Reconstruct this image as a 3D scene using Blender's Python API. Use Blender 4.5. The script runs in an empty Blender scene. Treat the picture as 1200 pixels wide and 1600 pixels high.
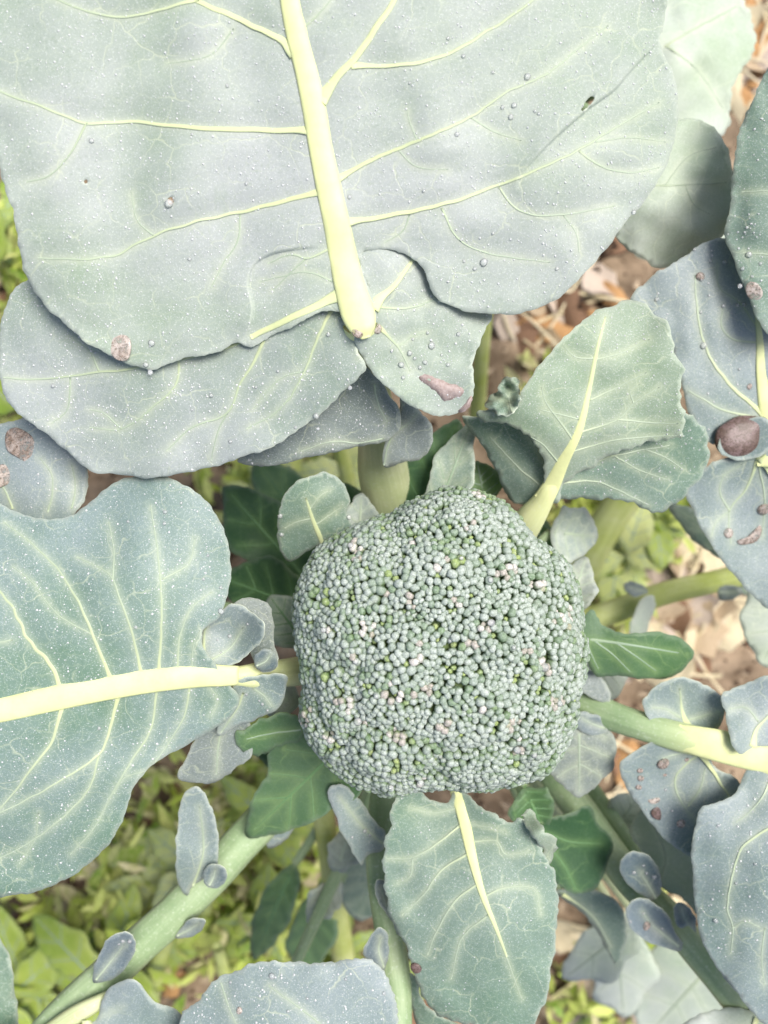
import bpy, math, random
import numpy as np
from mathutils import Vector, Matrix
from mathutils.geometry import delaunay_2d_cdt

random.seed(7)
rng = np.random.default_rng(11)
sc = bpy.context.scene
COL = sc.collection
R = math.radians

# ------------------------------------------------------------------ camera
CAM_H = 0.90            # metres above the soil, looking straight down on the plant
FPX = 1230.0            # focal length in pixels of the 1200 x 1600 photograph
cam_d = bpy.data.cameras.new('camera')
cam = bpy.data.objects.new('camera', cam_d)
COL.objects.link(cam)
cam.location = (0, 0, CAM_H)
cam.rotation_euler = (0, 0, 0)
cam_d.sensor_fit = 'HORIZONTAL'
cam_d.sensor_width = 36.0
cam_d.lens = 36.0 * FPX / 1200.0
cam_d.clip_start = 0.01
cam_d.clip_end = 200
cam_d.dof.use_dof = True
cam_d.dof.focus_distance = 0.395
cam_d.dof.aperture_fstop = 6.6
sc.camera = cam

# ------------------------------------------------------------------ sky, sun, exposure
SUN_EL, SUN_AZ = 64.0, 58.0      # bright overcast; light from beyond the top right of the plot
wd = bpy.data.worlds.new('World')
sc.world = wd
wd.use_nodes = True
wn = wd.node_tree
bg = wn.nodes['Background']
sky = wn.nodes.new('ShaderNodeTexSky')
sky.sky_type = 'NISHITA'
sky.sun_disc = False
sky.sun_elevation = R(SUN_EL)
sky.sun_rotation = R(SUN_AZ)
sky.air_density = 0.7
sky.dust_density = 4.0
sky.ozone_density = 0.6
wn.links.new(sky.outputs[0], bg.inputs[0])
bg.inputs[1].default_value = 0.095
sun_d = bpy.data.lights.new('sun', 'SUN')
sun_d.energy = 2.0
sun_d.angle = R(30)
sun_d.color = (1.0, 0.96, 0.90)
sun = bpy.data.objects.new('sun', sun_d)
COL.objects.link(sun)
sun.rotation_euler = (R(90 - SUN_EL), 0, R(180 - SUN_AZ))
sc.view_settings.view_transform = 'Standard'
sc.view_settings.look = 'None'
sc.view_settings.gamma = 1
sc.view_settings.use_curve_mapping = False
sc.view_settings.exposure = 0.98
sc.cycles.use_denoising = True
sc.cycles.max_bounces = 8
sc.cycles.diffuse_bounces = 3
sc.cycles.transmission_bounces = 6
sc.cycles.caustics_reflective = False
sc.cycles.caustics_refractive = False

# ------------------------------------------------------------------ helpers
def W(px, py, z):
    """photo pixel (1200 x 1600) at height z -> world point"""
    k = (CAM_H - z) / FPX
    return ((px - 600) * k, (800 - py) * k, z)

def WA(p, z):
    k = (CAM_H - z) / FPX
    return np.stack([(p[:, 0] - 600) * k, (800 - p[:, 1]) * k, z], 1)

def link(name, me, parent=None, mats=()):
    o = bpy.data.objects.new(name, me)
    COL.objects.link(o)
    for m in mats:
        me.materials.append(m)
    if parent is not None:
        o.parent = parent
        o.matrix_parent_inverse = Matrix.Translation(-WLOC.get(parent.name, Vector((0, 0, 0))))
    return o

WLOC = {}
def empty(name, loc):
    o = bpy.data.objects.new(name, None)
    COL.objects.link(o)
    o.location = loc
    o.empty_display_size = 0.02
    WLOC[o.name] = Vector(loc)
    return o

def tag(o, label=None, cat=None, group=None, kind=None):
    if label: o['label'] = label
    if cat: o['category'] = cat
    if group: o['group'] = group
    if kind: o['kind'] = kind
    return o

def mesh(name, V, F, smooth=True):
    me = bpy.data.meshes.new(name)
    me.from_pydata([tuple(map(float, v)) for v in V], [], F)
    if smooth:
        me.polygons.foreach_set('use_smooth', [True] * len(me.polygons))
    me.update()
    return me

def fattr(me, name, vals):
    a = me.attributes.new(name, 'FLOAT', 'POINT')
    a.data.foreach_set('value', np.asarray(vals, dtype=np.float32))

def catmull(pts, step, closed):
    P = np.array(pts, float)[:, :]
    n = len(P)
    out = []
    segs = n if closed else n - 1
    for i in range(segs):
        if closed:
            a, b, c, d = P[(i - 1) % n], P[i], P[(i + 1) % n], P[(i + 2) % n]
        else:
            b, c = P[i], P[i + 1]
            a = P[i - 1] if i > 0 else 2 * b - c
            d = P[i + 2] if i + 2 < n else 2 * c - b
        L = np.linalg.norm((c - b)[:2])
        k = max(2, int(math.ceil(L / step)))
        # centripetal parametrisation
        t0 = 0.0
        t1 = t0 + max(1e-3, np.linalg.norm((b - a)[:2])) ** 0.5
        t2 = t1 + max(1e-3, L) ** 0.5
        t3 = t2 + max(1e-3, np.linalg.norm((d - c)[:2])) ** 0.5
        for j in range(k):
            t = t1 + (t2 - t1) * j / k
            A1 = (t1 - t) / (t1 - t0) * a + (t - t0) / (t1 - t0) * b
            A2 = (t2 - t) / (t2 - t1) * b + (t - t1) / (t2 - t1) * c
            A3 = (t3 - t) / (t3 - t2) * c + (t - t2) / (t3 - t2) * d
            B1 = (t2 - t) / (t2 - t0) * A1 + (t - t0) / (t2 - t0) * A2
            B2 = (t3 - t) / (t3 - t1) * A2 + (t - t1) / (t3 - t1) * A3
            out.append((t2 - t) / (t2 - t1) * B1 + (t - t1) / (t2 - t1) * B2)
    if not closed:
        out.append(P[-1])
    return np.array(out)

class TPS:
    """thin plate spline through (px, py, z) control points"""
    def __init__(s, pts):
        C = np.array(pts, float)
        s.c = C[:, :2] / 500.0
        n = len(C)
        if n < 3:
            s.w = None
            s.z = C[:, 2].mean()
            return
        d = np.linalg.norm(s.c[:, None] - s.c[None], axis=2)
        K = np.where(d > 0, d * d * np.log(np.maximum(d, 1e-9)), 0)
        A = np.zeros((n + 3, n + 3))
        A[:n, :n] = K + 1e-3 * np.eye(n)
        Q = np.c_[np.ones(n), s.c]
        A[:n, n:] = Q
        A[n:, :n] = Q.T
        s.w = np.linalg.lstsq(A, np.r_[C[:, 2], 0, 0, 0], rcond=None)[0]
    def __call__(s, p):
        if s.w is None:
            return np.full(len(p), s.z)
        q = p / 500.0
        d = np.linalg.norm(q[:, None] - s.c[None], axis=2)
        K = np.where(d > 0, d * d * np.log(np.maximum(d, 1e-9)), 0)
        n = len(s.c)
        return K @ s.w[:n] + s.w[n] + q @ s.w[n + 1:]

class Waves:
    def __init__(s, seed, wl, n=7):
        r = np.random.default_rng(seed)
        a = r.uniform(0, 2 * np.pi, n)
        k = 2 * np.pi / (wl * r.uniform(0.65, 1.6, n))
        s.k = np.stack([np.cos(a) * k, np.sin(a) * k], 1)
        s.ph = r.uniform(0, 2 * np.pi, n)
        s.n = n
    def __call__(s, p):
        return np.sin(p @ s.k.T + s.ph).sum(1) / math.sqrt(s.n)

def seg_dist(P, A, B):
    """min distance of points P to segments A-B, and index of segment"""
    if len(A) == 0:
        return np.full(len(P), 1e3)
    best = np.full(len(P), 1e9)
    for i0 in range(0, len(A), 160):
        a, b = A[i0:i0 + 160], B[i0:i0 + 160]
        ab = b - a
        t = ((P[:, None] - a[None]) * ab[None]).sum(2) / np.maximum((ab * ab).sum(1), 1e-9)[None]
        t = np.clip(t, 0, 1)
        d = np.linalg.norm(P[:, None] - (a[None] + t[..., None] * ab[None]), axis=2).min(1)
        best = np.minimum(best, d)
    return best

def inside(P, poly):
    x, y = P[:, 0], P[:, 1]
    r = np.zeros(len(P), bool)
    n = len(poly)
    for i in range(n):
        x0, y0 = poly[i]
        x1, y1 = poly[(i + 1) % n]
        if y0 == y1:
            continue
        c = ((y0 > y) != (y1 > y)) & (x < (x1 - x0) * (y - y0) / (y1 - y0) + x0)
        r ^= c
    return r

# ------------------------------------------------------------------ materials
def nmat(name):
    m = bpy.data.materials.new(name)
    m.use_nodes = True
    nt = m.node_tree
    for n in list(nt.nodes):
        nt.nodes.remove(n)
    out = nt.nodes.new('ShaderNodeOutputMaterial')
    return m, nt, out

def node(nt, typ, **kw):
    n = nt.nodes.new(typ)
    for k, v in kw.items():
        setattr(n, k, v)
    return n

def noise(nt, co, scale, detail=4, rough=0.6, dist=0.0):
    n = node(nt, 'ShaderNodeTexNoise')
    n.inputs['Scale'].default_value = scale
    n.inputs['Detail'].default_value = detail
    n.inputs['Roughness'].default_value = rough
    n.inputs['Distortion'].default_value = dist
    nt.links.new(co, n.inputs['Vector'])
    return n.outputs['Fac']

def ramp(nt, fac, a, b, ca=(0, 0, 0, 1), cb=(1, 1, 1, 1)):
    r = node(nt, 'ShaderNodeValToRGB')
    r.color_ramp.elements[0].position = a
    r.color_ramp.elements[1].position = b
    r.color_ramp.elements[0].color = ca
    r.color_ramp.elements[1].color = cb
    nt.links.new(fac, r.inputs[0])
    return r.outputs[0]

def mix(nt, fac, a, b, mode='MIX'):
    n = node(nt, 'ShaderNodeMix', data_type='RGBA', blend_type=mode)
    for s, v in ((0, fac), (6, a), (7, b)):
        if isinstance(v, (int, float)):
            n.inputs[s].default_value = v
        elif isinstance(v, tuple):
            n.inputs[s].default_value = (*v, 1) if len(v) == 3 else v
        else:
            nt.links.new(v, n.inputs[s])
    return n.outputs[2]

def math_(nt, op, a, b=0.0):
    n = node(nt, 'ShaderNodeMath', operation=op)
    for i, v in enumerate((a, b)):
        if isinstance(v, (int, float)):
            n.inputs[i].default_value = v
        else:
            nt.links.new(v, n.inputs[i])
    return n.outputs[0]

def attr(nt, name):
    return node(nt, 'ShaderNodeAttribute', attribute_name=name).outputs['Fac']

def leaf_material(name, green, wax, waxbias=0.5, halo=(0.62, 0.68, 0.47), trans=0.09, rough=0.5, spot=0.0, net=0.42, bloom=1.0):
    m, nt, out = nmat(name)
    co = node(nt, 'ShaderNodeTexCoord').outputs['Object']
    big = noise(nt, co, 11, 3, 0.55, 0.3)
    c = mix(nt, ramp(nt, big, waxbias - 0.16, waxbias + 0.16), wax, green)
    mid = noise(nt, co, 70, 5, 0.65)
    c = mix(nt, ramp(nt, mid, 0.35, 0.75), c, mix(nt, 0.40, c, wax))
    fine = noise(nt, co, 1400, 2, 0.6)
    c = mix(nt, ramp(nt, fine, 0.57, 0.68), c, mix(nt, 0.38 * bloom, c, (0.72, 0.77, 0.76)))
    dk = noise(nt, co, 520, 3, 0.6)
    c = mix(nt, ramp(nt, dk, 0.30, 0.45, (1, 1, 1, 1), (0, 0, 0, 1)), c, mix(nt, 0.34, c, tuple(x * 0.8 for x in green)))
    # fine net of veins
    wob = node(nt, 'ShaderNodeVectorMath', operation='MULTIPLY_ADD')
    nz = node(nt, 'ShaderNodeTexNoise')
    nz.inputs['Scale'].default_value = 90
    nt.links.new(co, nz.inputs['Vector'])
    nt.links.new(nz.outputs['Color'], wob.inputs[0])
    wob.inputs[1].default_value = (0.012, 0.012, 0.0)
    nt.links.new(co, wob.inputs[2])
    vo = node(nt, 'ShaderNodeTexVoronoi', feature='DISTANCE_TO_EDGE', voronoi_dimensions='2D')
    vo.inputs['Scale'].default_value = 58
    nt.links.new(wob.outputs[0], vo.inputs['Vector'])
    n1 = ramp(nt, vo.outputs['Distance'], 0.0, 0.035, (1, 1, 1, 1), (0, 0, 0, 1))
    n1 = math_(nt, 'MULTIPLY', n1, math_(nt, 'MULTIPLY', ramp(nt, noise(nt, co, 45, 2), 0.42, 0.66), net))
    c = mix(nt, n1, c, halo)
    vf = node(nt, 'ShaderNodeTexVoronoi', feature='DISTANCE_TO_EDGE', voronoi_dimensions='2D')
    vf.inputs['Scale'].default_value = 210
    nt.links.new(wob.outputs[0], vf.inputs['Vector'])
    n2 = ramp(nt, vf.outputs['Distance'], 0.0, 0.06, (1, 1, 1, 1), (0, 0, 0, 1))
    c = mix(nt, math_(nt, 'MULTIPLY', n2, net * 0.35), c, halo)
    rub = noise(nt, co, 30, 6, 0.75, 1.2)            # rubbed bloom: darker green streaks
    c = mix(nt, ramp(nt, rub, 0.60, 0.70), c, mix(nt, 0.28, c, green))
    v = attr(nt, 'vein')
    c = mix(nt, math_(nt, 'MULTIPLY', v, 0.34), c, halo)
    e = attr(nt, 'edge')
    c = mix(nt, math_(nt, 'MULTIPLY', e, 0.08 + 0.25 * bloom), c, (0.66, 0.72, 0.62))
    if spot:
        s = noise(nt, co, 60, 6, 0.7)
        c = mix(nt, ramp(nt, s, 0.62, 0.68), c, mix(nt, spot, c, (0.35, 0.26, 0.16)))
    b = node(nt, 'ShaderNodeBsdfPrincipled')
    nt.links.new(c, b.inputs['Base Color'])
    b.inputs['Roughness'].default_value = rough
    b.inputs['Specular IOR Level'].default_value = 0.28
    bp = node(nt, 'ShaderNodeBump')
    bp.inputs['Strength'].default_value = 0.45
    bp.inputs['Distance'].default_value = 0.0006
    hsum = math_(nt, 'SUBTRACT', math_(nt, 'ADD', mid, math_(nt, 'MULTIPLY', fine, 0.25)), math_(nt, 'MULTIPLY', n1, 0.8))
    nt.links.new(hsum, bp.inputs['Height'])
    nt.links.new(bp.outputs[0], b.inputs['Normal'])
    t = node(nt, 'ShaderNodeBsdfTranslucent')
    t.inputs['Color'].default_value = (0.30, 0.55, 0.10, 1)
    ms = node(nt, 'ShaderNodeMixShader')
    ms.inputs[0].default_value = trans
    nt.links.new(b.outputs[0], ms.inputs[1])
    nt.links.new(t.outputs[0], ms.inputs[2])
    nt.links.new(ms.outputs[0], out.inputs[0])
    return m

def simple(name, c1, c2, scale=60, rough=0.6, bump=0.0, spec=0.4, bscale=None, c3=None):
    m, nt, out = nmat(name)
    co = node(nt, 'ShaderNodeTexCoord').outputs['Object']
    f = noise(nt, co, scale, 5, 0.65)
    c = mix(nt, ramp(nt, f, 0.35, 0.65), c1, c2)
    if c3:
        c = mix(nt, ramp(nt, noise(nt, co, scale * 2.7, 4), 0.58, 0.66), c, c3)
    b = node(nt, 'ShaderNodeBsdfPrincipled')
    nt.links.new(c, b.inputs['Base Color'])
    b.inputs['Roughness'].default_value = rough
    b.inputs['Specular IOR Level'].default_value = spec
    if bump:
        bp = node(nt, 'ShaderNodeBump')
        bp.inputs['Strength'].default_value = 0.7
        bp.inputs['Distance'].default_value = bump
        nt.links.new(noise(nt, co, bscale or scale * 3, 5), bp.inputs['Height'])
        nt.links.new(bp.outputs[0], b.inputs['Normal'])
    nt.links.new(b.outputs[0], out.inputs[0])
    return m

def vein_material(name, pale, leafc):
    m, nt, out = nmat(name)
    co = node(nt, 'ShaderNodeTexCoord').outputs['Object']
    f = attr(nt, 'thin')
    p = mix(nt, ramp(nt, noise(nt, co, 120, 4), 0.35, 0.7), pale, tuple(x * 0.86 for x in pale))
    c = mix(nt, f, p, leafc)
    b = node(nt, 'ShaderNodeBsdfPrincipled')
    nt.links.new(c, b.inputs['Base Color'])
    b.inputs['Roughness'].default_value = 0.5
    b.inputs['Specular IOR Level'].default_value = 0.4
    bp = node(nt, 'ShaderNodeBump')
    bp.inputs['Strength'].default_value = 0.25
    bp.inputs['Distance'].default_value = 0.0005
    nt.links.new(noise(nt, co, 300, 4), bp.inputs['Height'])
    nt.links.new(bp.outputs[0], b.inputs['Normal'])
    nt.links.new(b.outputs[0], out.inputs[0])
    return m

M = {}
GREEN, WAX = (0.125, 0.215, 0.155), (0.230, 0.300, 0.305)
M['top'] = leaf_material('leaf_top', (0.268, 0.345, 0.262), (0.395, 0.432, 0.420), 0.50)  # paler wax, lifted further for the extra light this leaf catches
M['wax'] = leaf_material('leaf_waxy', GREEN, WAX, 0.50)
M['low'] = leaf_material('leaf_lobe', (0.230, 0.305, 0.237), (0.365, 0.405, 0.402), 0.50)
M['blue'] = leaf_material('leaf_blue', (0.155, 0.225, 0.205), (0.275, 0.330, 0.345), 0.50, rough=0.42)
M['grey'] = leaf_material('leaf_grey', (0.150, 0.190, 0.170), (0.225, 0.265, 0.260), 0.5)
M['mid'] = leaf_material('leaf_mid', (0.115, 0.205, 0.135), (0.190, 0.270, 0.225), 0.5)
M['fresh'] = leaf_material('leaf_fresh', (0.190, 0.285, 0.175), (0.300, 0.365, 0.300), 0.5)
M['green'] = leaf_material('leaf_green', (0.062, 0.150, 0.056), (0.115, 0.200, 0.115), 0.45, halo=(0.35, 0.5, 0.2), trans=0.25, bloom=.25)
M['dark'] = leaf_material('leaf_dark', (0.026, 0.080, 0.032), (0.058, 0.120, 0.066), 0.45, halo=(0.22, 0.38, 0.14), trans=0.2, bloom=.15)  # own deep green with the shade of the low leaves put in
M['pale'] = leaf_material('leaf_pale', (0.35, 0.45, 0.31), (0.50, 0.55, 0.51), 0.5, halo=(0.70, 0.76, 0.58))  # pale leaf, colour raised for overexposed light and to offset shade
M['blade_blue'] = leaf_material('lobe_slate', (0.065, 0.105, 0.120), (0.145, 0.190, 0.225), 0.5, rough=0.45, net=0.25, bloom=.6)
M['weed'] = leaf_material('weed_leaf', (0.20, 0.34, 0.03), (0.46, 0.56, 0.10), 0.5, halo=(0.5, 0.55, 0.22), trans=0.25, spot=0.5, bloom=.1)
M['yellow'] = leaf_material('yellowed_leaf', (0.38, 0.50, 0.09), (0.62, 0.67, 0.28), 0.5, halo=(0.6, 0.62, 0.32), trans=0.2, spot=0.45, bloom=.1)
M['rim_green'] = simple('leaf_rim_green', (0.16, 0.28, 0.10), (0.24, 0.36, 0.15), 200)
M['rim'] = simple('leaf_rim', (0.52, 0.60, 0.46), (0.62, 0.68, 0.56), 200)
M['vein'] = vein_material('vein_pale', (0.62, 0.68, 0.35), (0.34, 0.42, 0.31))
M['vein_mid'] = vein_material('vein_green', (0.45, 0.56, 0.26), (0.26, 0.36, 0.25))
M['vein_dark'] = vein_material('vein_shade', (0.26, 0.42, 0.14), (0.12, 0.24, 0.10))  # vein colour darkened with the shade on low leaves
M['rib'] = vein_material('midrib_pale', (0.69, 0.735, 0.365), (0.48, 0.56, 0.33))
def petiole_material(name, c1, c2):
    m, nt, out = nmat(name)
    co = node(nt, 'ShaderNodeTexCoord').outputs['Object']
    c = mix(nt, ramp(nt, noise(nt, co, 35, 5), 0.35, 0.65), c1, c2)
    cx = node(nt, 'ShaderNodeCombineXYZ')
    nt.links.new(math_(nt, 'MULTIPLY', attr(nt, 'around'), 22.0), cx.inputs[0])
    nt.links.new(math_(nt, 'MULTIPLY', attr(nt, 'along'), 14.0), cx.inputs[1])
    st = noise(nt, cx.outputs[0], 1.0, 4, 0.6)
    c = mix(nt, ramp(nt, st, 0.38, 0.62), c, mix(nt, 0.45, c, tuple(x * 0.72 for x in c1)))
    c = mix(nt, attr(nt, 'near'), c, (0.69, 0.735, 0.365))
    c = mix(nt, ramp(nt, noise(nt, co, 500, 3), 0.55, 0.72), c, mix(nt, 0.25, c, (0.7, 0.76, 0.66)))
    b = node(nt, 'ShaderNodeBsdfPrincipled')
    nt.links.new(c, b.inputs['Base Color'])
    b.inputs['Roughness'].default_value = 0.48
    b.inputs['Specular IOR Level'].default_value = 0.4
    bp = node(nt, 'ShaderNodeBump')
    bp.inputs['Strength'].default_value = 0.3
    bp.inputs['Distance'].default_value = 0.0008
    nt.links.new(math_(nt, 'ADD', noise(nt, co, 130, 4), math_(nt, 'MULTIPLY', st, 1.2)), bp.inputs['Height'])
    nt.links.new(bp.outputs[0], b.inputs['Normal'])
    nt.links.new(b.outputs[0], out.inputs[0])
    return m
M['petiole'] = petiole_material('petiole_green', (0.25, 0.37, 0.19), (0.36, 0.46, 0.27))
M['petiole_pale'] = petiole_material('petiole_pale', (0.46, 0.54, 0.27), (0.58, 0.62, 0.38))
M['petiole_yellow'] = petiole_material('petiole_yellow', (0.44, 0.52, 0.13), (0.60, 0.65, 0.30))
M['stem'] = simple('stem', (0.22, 0.32, 0.16), (0.34, 0.42, 0.26), 40, 0.55)
M['soil'] = simple('soil', (0.12, 0.085, 0.055), (0.33, 0.25, 0.17), 22, 0.9, 0.006, 0.2, 70, c3=(0.46, 0.37, 0.26))
M['clod'] = simple('clod', (0.06, 0.038, 0.026), (0.16, 0.105, 0.07), 90, 0.95, 0.002, 0.2)
M['litter0'] = simple('litter_tan', (0.42, 0.31, 0.19), (0.60, 0.49, 0.34), 55, 0.75, 0.001, c3=(0.22, 0.13, 0.07))
M['litter1'] = simple('litter_brown', (0.19, 0.10, 0.055), (0.34, 0.21, 0.13), 55, 0.75, 0.001)
M['litter2'] = simple('litter_straw', (0.60, 0.51, 0.31), (0.74, 0.66, 0.47), 55, 0.7, 0.001)
M['litter3'] = simple('litter_orange', (0.45, 0.24, 0.09), (0.56, 0.34, 0.16), 55, 0.75, 0.001)
M['litter4'] = simple('litter_pinkish', (0.48, 0.39, 0.31), (0.64, 0.55, 0.46), 55, 0.75, 0.001)
M['scar'] = simple('scar', (0.27, 0.205, 0.18), (0.43, 0.36, 0.34), 300, 0.6, 0.0004)

def water_material(name='water', body=0.30, rough=0.03):
    """clear bead: see-through body with white mixed in, mirror-like skin"""
    m, nt, out = nmat(name)
    tr = node(nt, 'ShaderNodeBsdfTransparent')
    tr.inputs['Color'].default_value = (1, 1, 1, 1)
    df = node(nt, 'ShaderNodeBsdfDiffuse')
    df.inputs['Color'].default_value = (0.85, 0.88, 0.88, 1)
    m1 = node(nt, 'ShaderNodeMixShader')
    m1.inputs[0].default_value = body
    nt.links.new(tr.outputs[0], m1.inputs[1])
    nt.links.new(df.outputs[0], m1.inputs[2])
    gl = node(nt, 'ShaderNodeBsdfGlossy')
    gl.inputs['Roughness'].default_value = rough
    fr = node(nt, 'ShaderNodeFresnel')
    fr.inputs['IOR'].default_value = 1.33
    m2 = node(nt, 'ShaderNodeMixShader')
    nt.links.new(fr.outputs[0], m2.inputs[0])
    nt.links.new(m1.outputs[0], m2.inputs[1])
    nt.links.new(gl.outputs[0], m2.inputs[2])
    nt.links.new(m2.outputs[0], out.inputs[0])
    return m
def mud_material(name, c1, c2, c3, clear=0.7):
    m, nt, out = nmat(name)
    co = node(nt, 'ShaderNodeTexCoord').outputs['Object']
    c = mix(nt, ramp(nt, noise(nt, co, 170, 6, 0.7, 0.6), 0.40, 0.60), c1, c2)
    c = mix(nt, ramp(nt, noise(nt, co, 1100, 3, 0.7), 0.52, 0.62), c, c3)
    b = node(nt, 'ShaderNodeBsdfPrincipled')
    nt.links.new(c, b.inputs['Base Color'])
    b.inputs['Roughness'].default_value = 0.45
    b.inputs['Specular IOR Level'].default_value = 0.35
    b.inputs['Coat Weight'].default_value = 0.10
    b.inputs['Coat Roughness'].default_value = 0.04
    bp = node(nt, 'ShaderNodeBump')
    bp.inputs['Strength'].default_value = 0.3
    bp.inputs['Distance'].default_value = 0.0008
    nt.links.new(noise(nt, co, 350, 4), bp.inputs['Height'])
    nt.links.new(bp.outputs[0], b.inputs['Normal'])
    tr = node(nt, 'ShaderNodeBsdfTransparent')
    ms = node(nt, 'ShaderNodeMixShader')
    nt.links.new(ramp(nt, noise(nt, co, 420, 5, 0.7), 0.45, 0.62, (0, 0, 0, 1), (clear, clear, clear, 1)), ms.inputs[0])
    nt.links.new(b.outputs[0], ms.inputs[1]); nt.links.new(tr.outputs[0], ms.inputs[2])
    nt.links.new(ms.outputs[0], out.inputs[0])
    return m
M['water'] = water_material()  # white in the bead stands in for its bright highlights
M['dew'] = water_material('dew', 0.65, 0.1)
M['mud'] = mud_material('muddy_water', (0.42, 0.37, 0.335), (0.26, 0.195, 0.15), (0.12, 0.08, 0.055))
M['mud_dark'] = mud_material('dark_muddy_water', (0.20, 0.14, 0.135), (0.10, 0.065, 0.05), (0.05, 0.03, 0.022), 0.1)
M['mud_pale'] = mud_material('pale_muddy_water', (0.50, 0.455, 0.415), (0.40, 0.34, 0.29), (0.24, 0.18, 0.14))

def bud_material():
    m, nt, out = nmat('bud')
    co = node(nt, 'ShaderNodeTexCoord').outputs['Object']
    co = node(nt, 'ShaderNodeNewGeometry').outputs['Position']
    tip, tone = attr(nt, 'tip'), attr(nt, 'tone')
    # tone 0..0.6 waxy grey-green, 0.6..0.8 green, 0.8..0.9 yellow green, 0.9..1 pinkish white
    r = node(nt, 'ShaderNodeValToRGB')
    cr = r.color_ramp
    cr.interpolation = 'LINEAR'
    while len(cr.elements) < 6:
        cr.elements.new(0.5)
    for el, (p, c) in zip(cr.elements, ((0.0, (0.44, 0.50, 0.455)), (0.35, (0.32, 0.385, 0.335)), (0.62, (0.19, 0.28, 0.17)),
                                        (0.72, (0.34, 0.44, 0.14)), (0.86, (0.42, 0.375, 0.33)), (1.0, (0.72, 0.69, 0.66)))):
        el.position = p
        el.color = (*c, 1)
    nt.links.new(tone, r.inputs[0])
    deep = mix(nt, 0.8, r.outputs[0], (0.085, 0.16, 0.035))  # green bud bases, darkened further for the shade between buds
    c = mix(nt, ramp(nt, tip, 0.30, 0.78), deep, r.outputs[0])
    c = mix(nt, ramp(nt, noise(nt, co, 900, 3), 0.45, 0.7), c, mix(nt, 0.25, c, (0.7, 0.74, 0.72)))
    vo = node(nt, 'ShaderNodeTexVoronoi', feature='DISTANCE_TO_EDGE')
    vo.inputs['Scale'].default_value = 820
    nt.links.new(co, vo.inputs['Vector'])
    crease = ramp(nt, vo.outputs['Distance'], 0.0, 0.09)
    c = mix(nt, crease, mix(nt, 0.6, c, (0.10, 0.17, 0.08)), c)  # sepal creases darkened in the colour, as shade would fall
    b = node(nt, 'ShaderNodeBsdfPrincipled')
    nt.links.new(c, b.inputs['Base Color'])
    b.inputs['Roughness'].default_value = 0.55
    b.inputs['Specular IOR Level'].default_value = 0.4
    bp = node(nt, 'ShaderNodeBump')
    bp.inputs['Strength'].default_value = 0.5
    bp.inputs['Distance'].default_value = 0.0004
    nt.links.new(math_(nt, 'ADD', noise(nt, co, 700, 2), math_(nt, 'MULTIPLY', crease, 1.0)), bp.inputs['Height'])
    nt.links.new(bp.outputs[0], b.inputs['Normal'])
    nt.links.new(b.outputs[0], out.inputs[0])
    return m
M['bud'] = bud_material()
M['core'] = simple('head_core', (0.07, 0.12, 0.04), (0.14, 0.20, 0.07), 120, 0.7)

# ------------------------------------------------------------------ leaf building
SURF = {}       # name -> surface sampler, for drops and dew

class Surface:
    """height field of one blade, in photo pixels"""
    def __init__(s, ctrl, veins, poly, seed, puff, wave, ruffle, wl, scale, folds=()):
        s.folds = folds
        s.tps = TPS(ctrl)
        s.poly = poly
        A, B = [], []
        for v in veins:
            A.append(v[:-1, :2]); B.append(v[1:, :2])
        s.A = np.concatenate(A) if A else np.zeros((0, 2))
        s.B = np.concatenate(B) if B else np.zeros((0, 2))
        s.puff, s.wave, s.ruffle, s.scale = puff, wave, ruffle, scale
        s.w1 = Waves(seed, wl)
        s.w2 = Waves(seed + 5, wl * 0.4)
        s.w3 = Waves(seed + 9, wl * 0.55)
    def z(s, p):
        p = np.atleast_2d(np.asarray(p, float))
        z = s.tps(p)
        dv = seg_dist(p, s.A, s.B)
        de = seg_dist(p, s.poly, np.roll(s.poly, -1, 0))
        L = 26 * s.scale
        z = z + s.puff * (1 - np.exp(-(dv / L) ** 2)) * np.clip(de / (L * 1.2), 0.25, 1)
        z = z + s.wave * (s.w1(p) + 0.3 * s.w2(p))
        z = z + s.ruffle * s.w3(p) * np.exp(-(de / (38 * s.scale)) ** 2)
        s.fold_edge = np.zeros(len(p))
        for line, h, dec in s.folds:
            a, b = line[:-1], line[1:]
            ab = b - a
            t = np.clip(((p[:, None] - a[None]) * ab[None]).sum(2) / (ab * ab).sum(1)[None], 0, 1)
            v = p[:, None] - (a[None] + t[..., None] * ab[None])
            d = np.linalg.norm(v, axis=2)
            i = d.argmin(1)
            k_ = np.arange(len(p))
            q_ = p - a[i]
            up = (ab[i, 0] * q_[:, 1] - ab[i, 1] * q_[:, 0]) > 0
            pos = (i + t[k_, i]) / len(a)
            win = np.clip(np.sin(np.clip(pos, 0, 1) * math.pi) * 1.6, 0, 1)
            dd = d[k_, i]
            z = z + h * win * np.where(up, np.exp(-(dd / dec) ** 2), 0)
            s.fold_edge = np.maximum(s.fold_edge, win * np.exp(-(dd / 2.0) ** 2) * up)
        s.dv, s.de = dv, de
        return z
    def normal(s, p):
        e = 2.0
        q = np.array([[p[0] - e, p[1]], [p[0] + e, p[1]], [p[0], p[1] - e], [p[0], p[1] + e]])
        w = WA(q, s.z(q))
        n = np.cross(w[1] - w[0], w[2] - w[3])
        n = n / np.linalg.norm(n)
        return n if n[2] > 0 else -n

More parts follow.
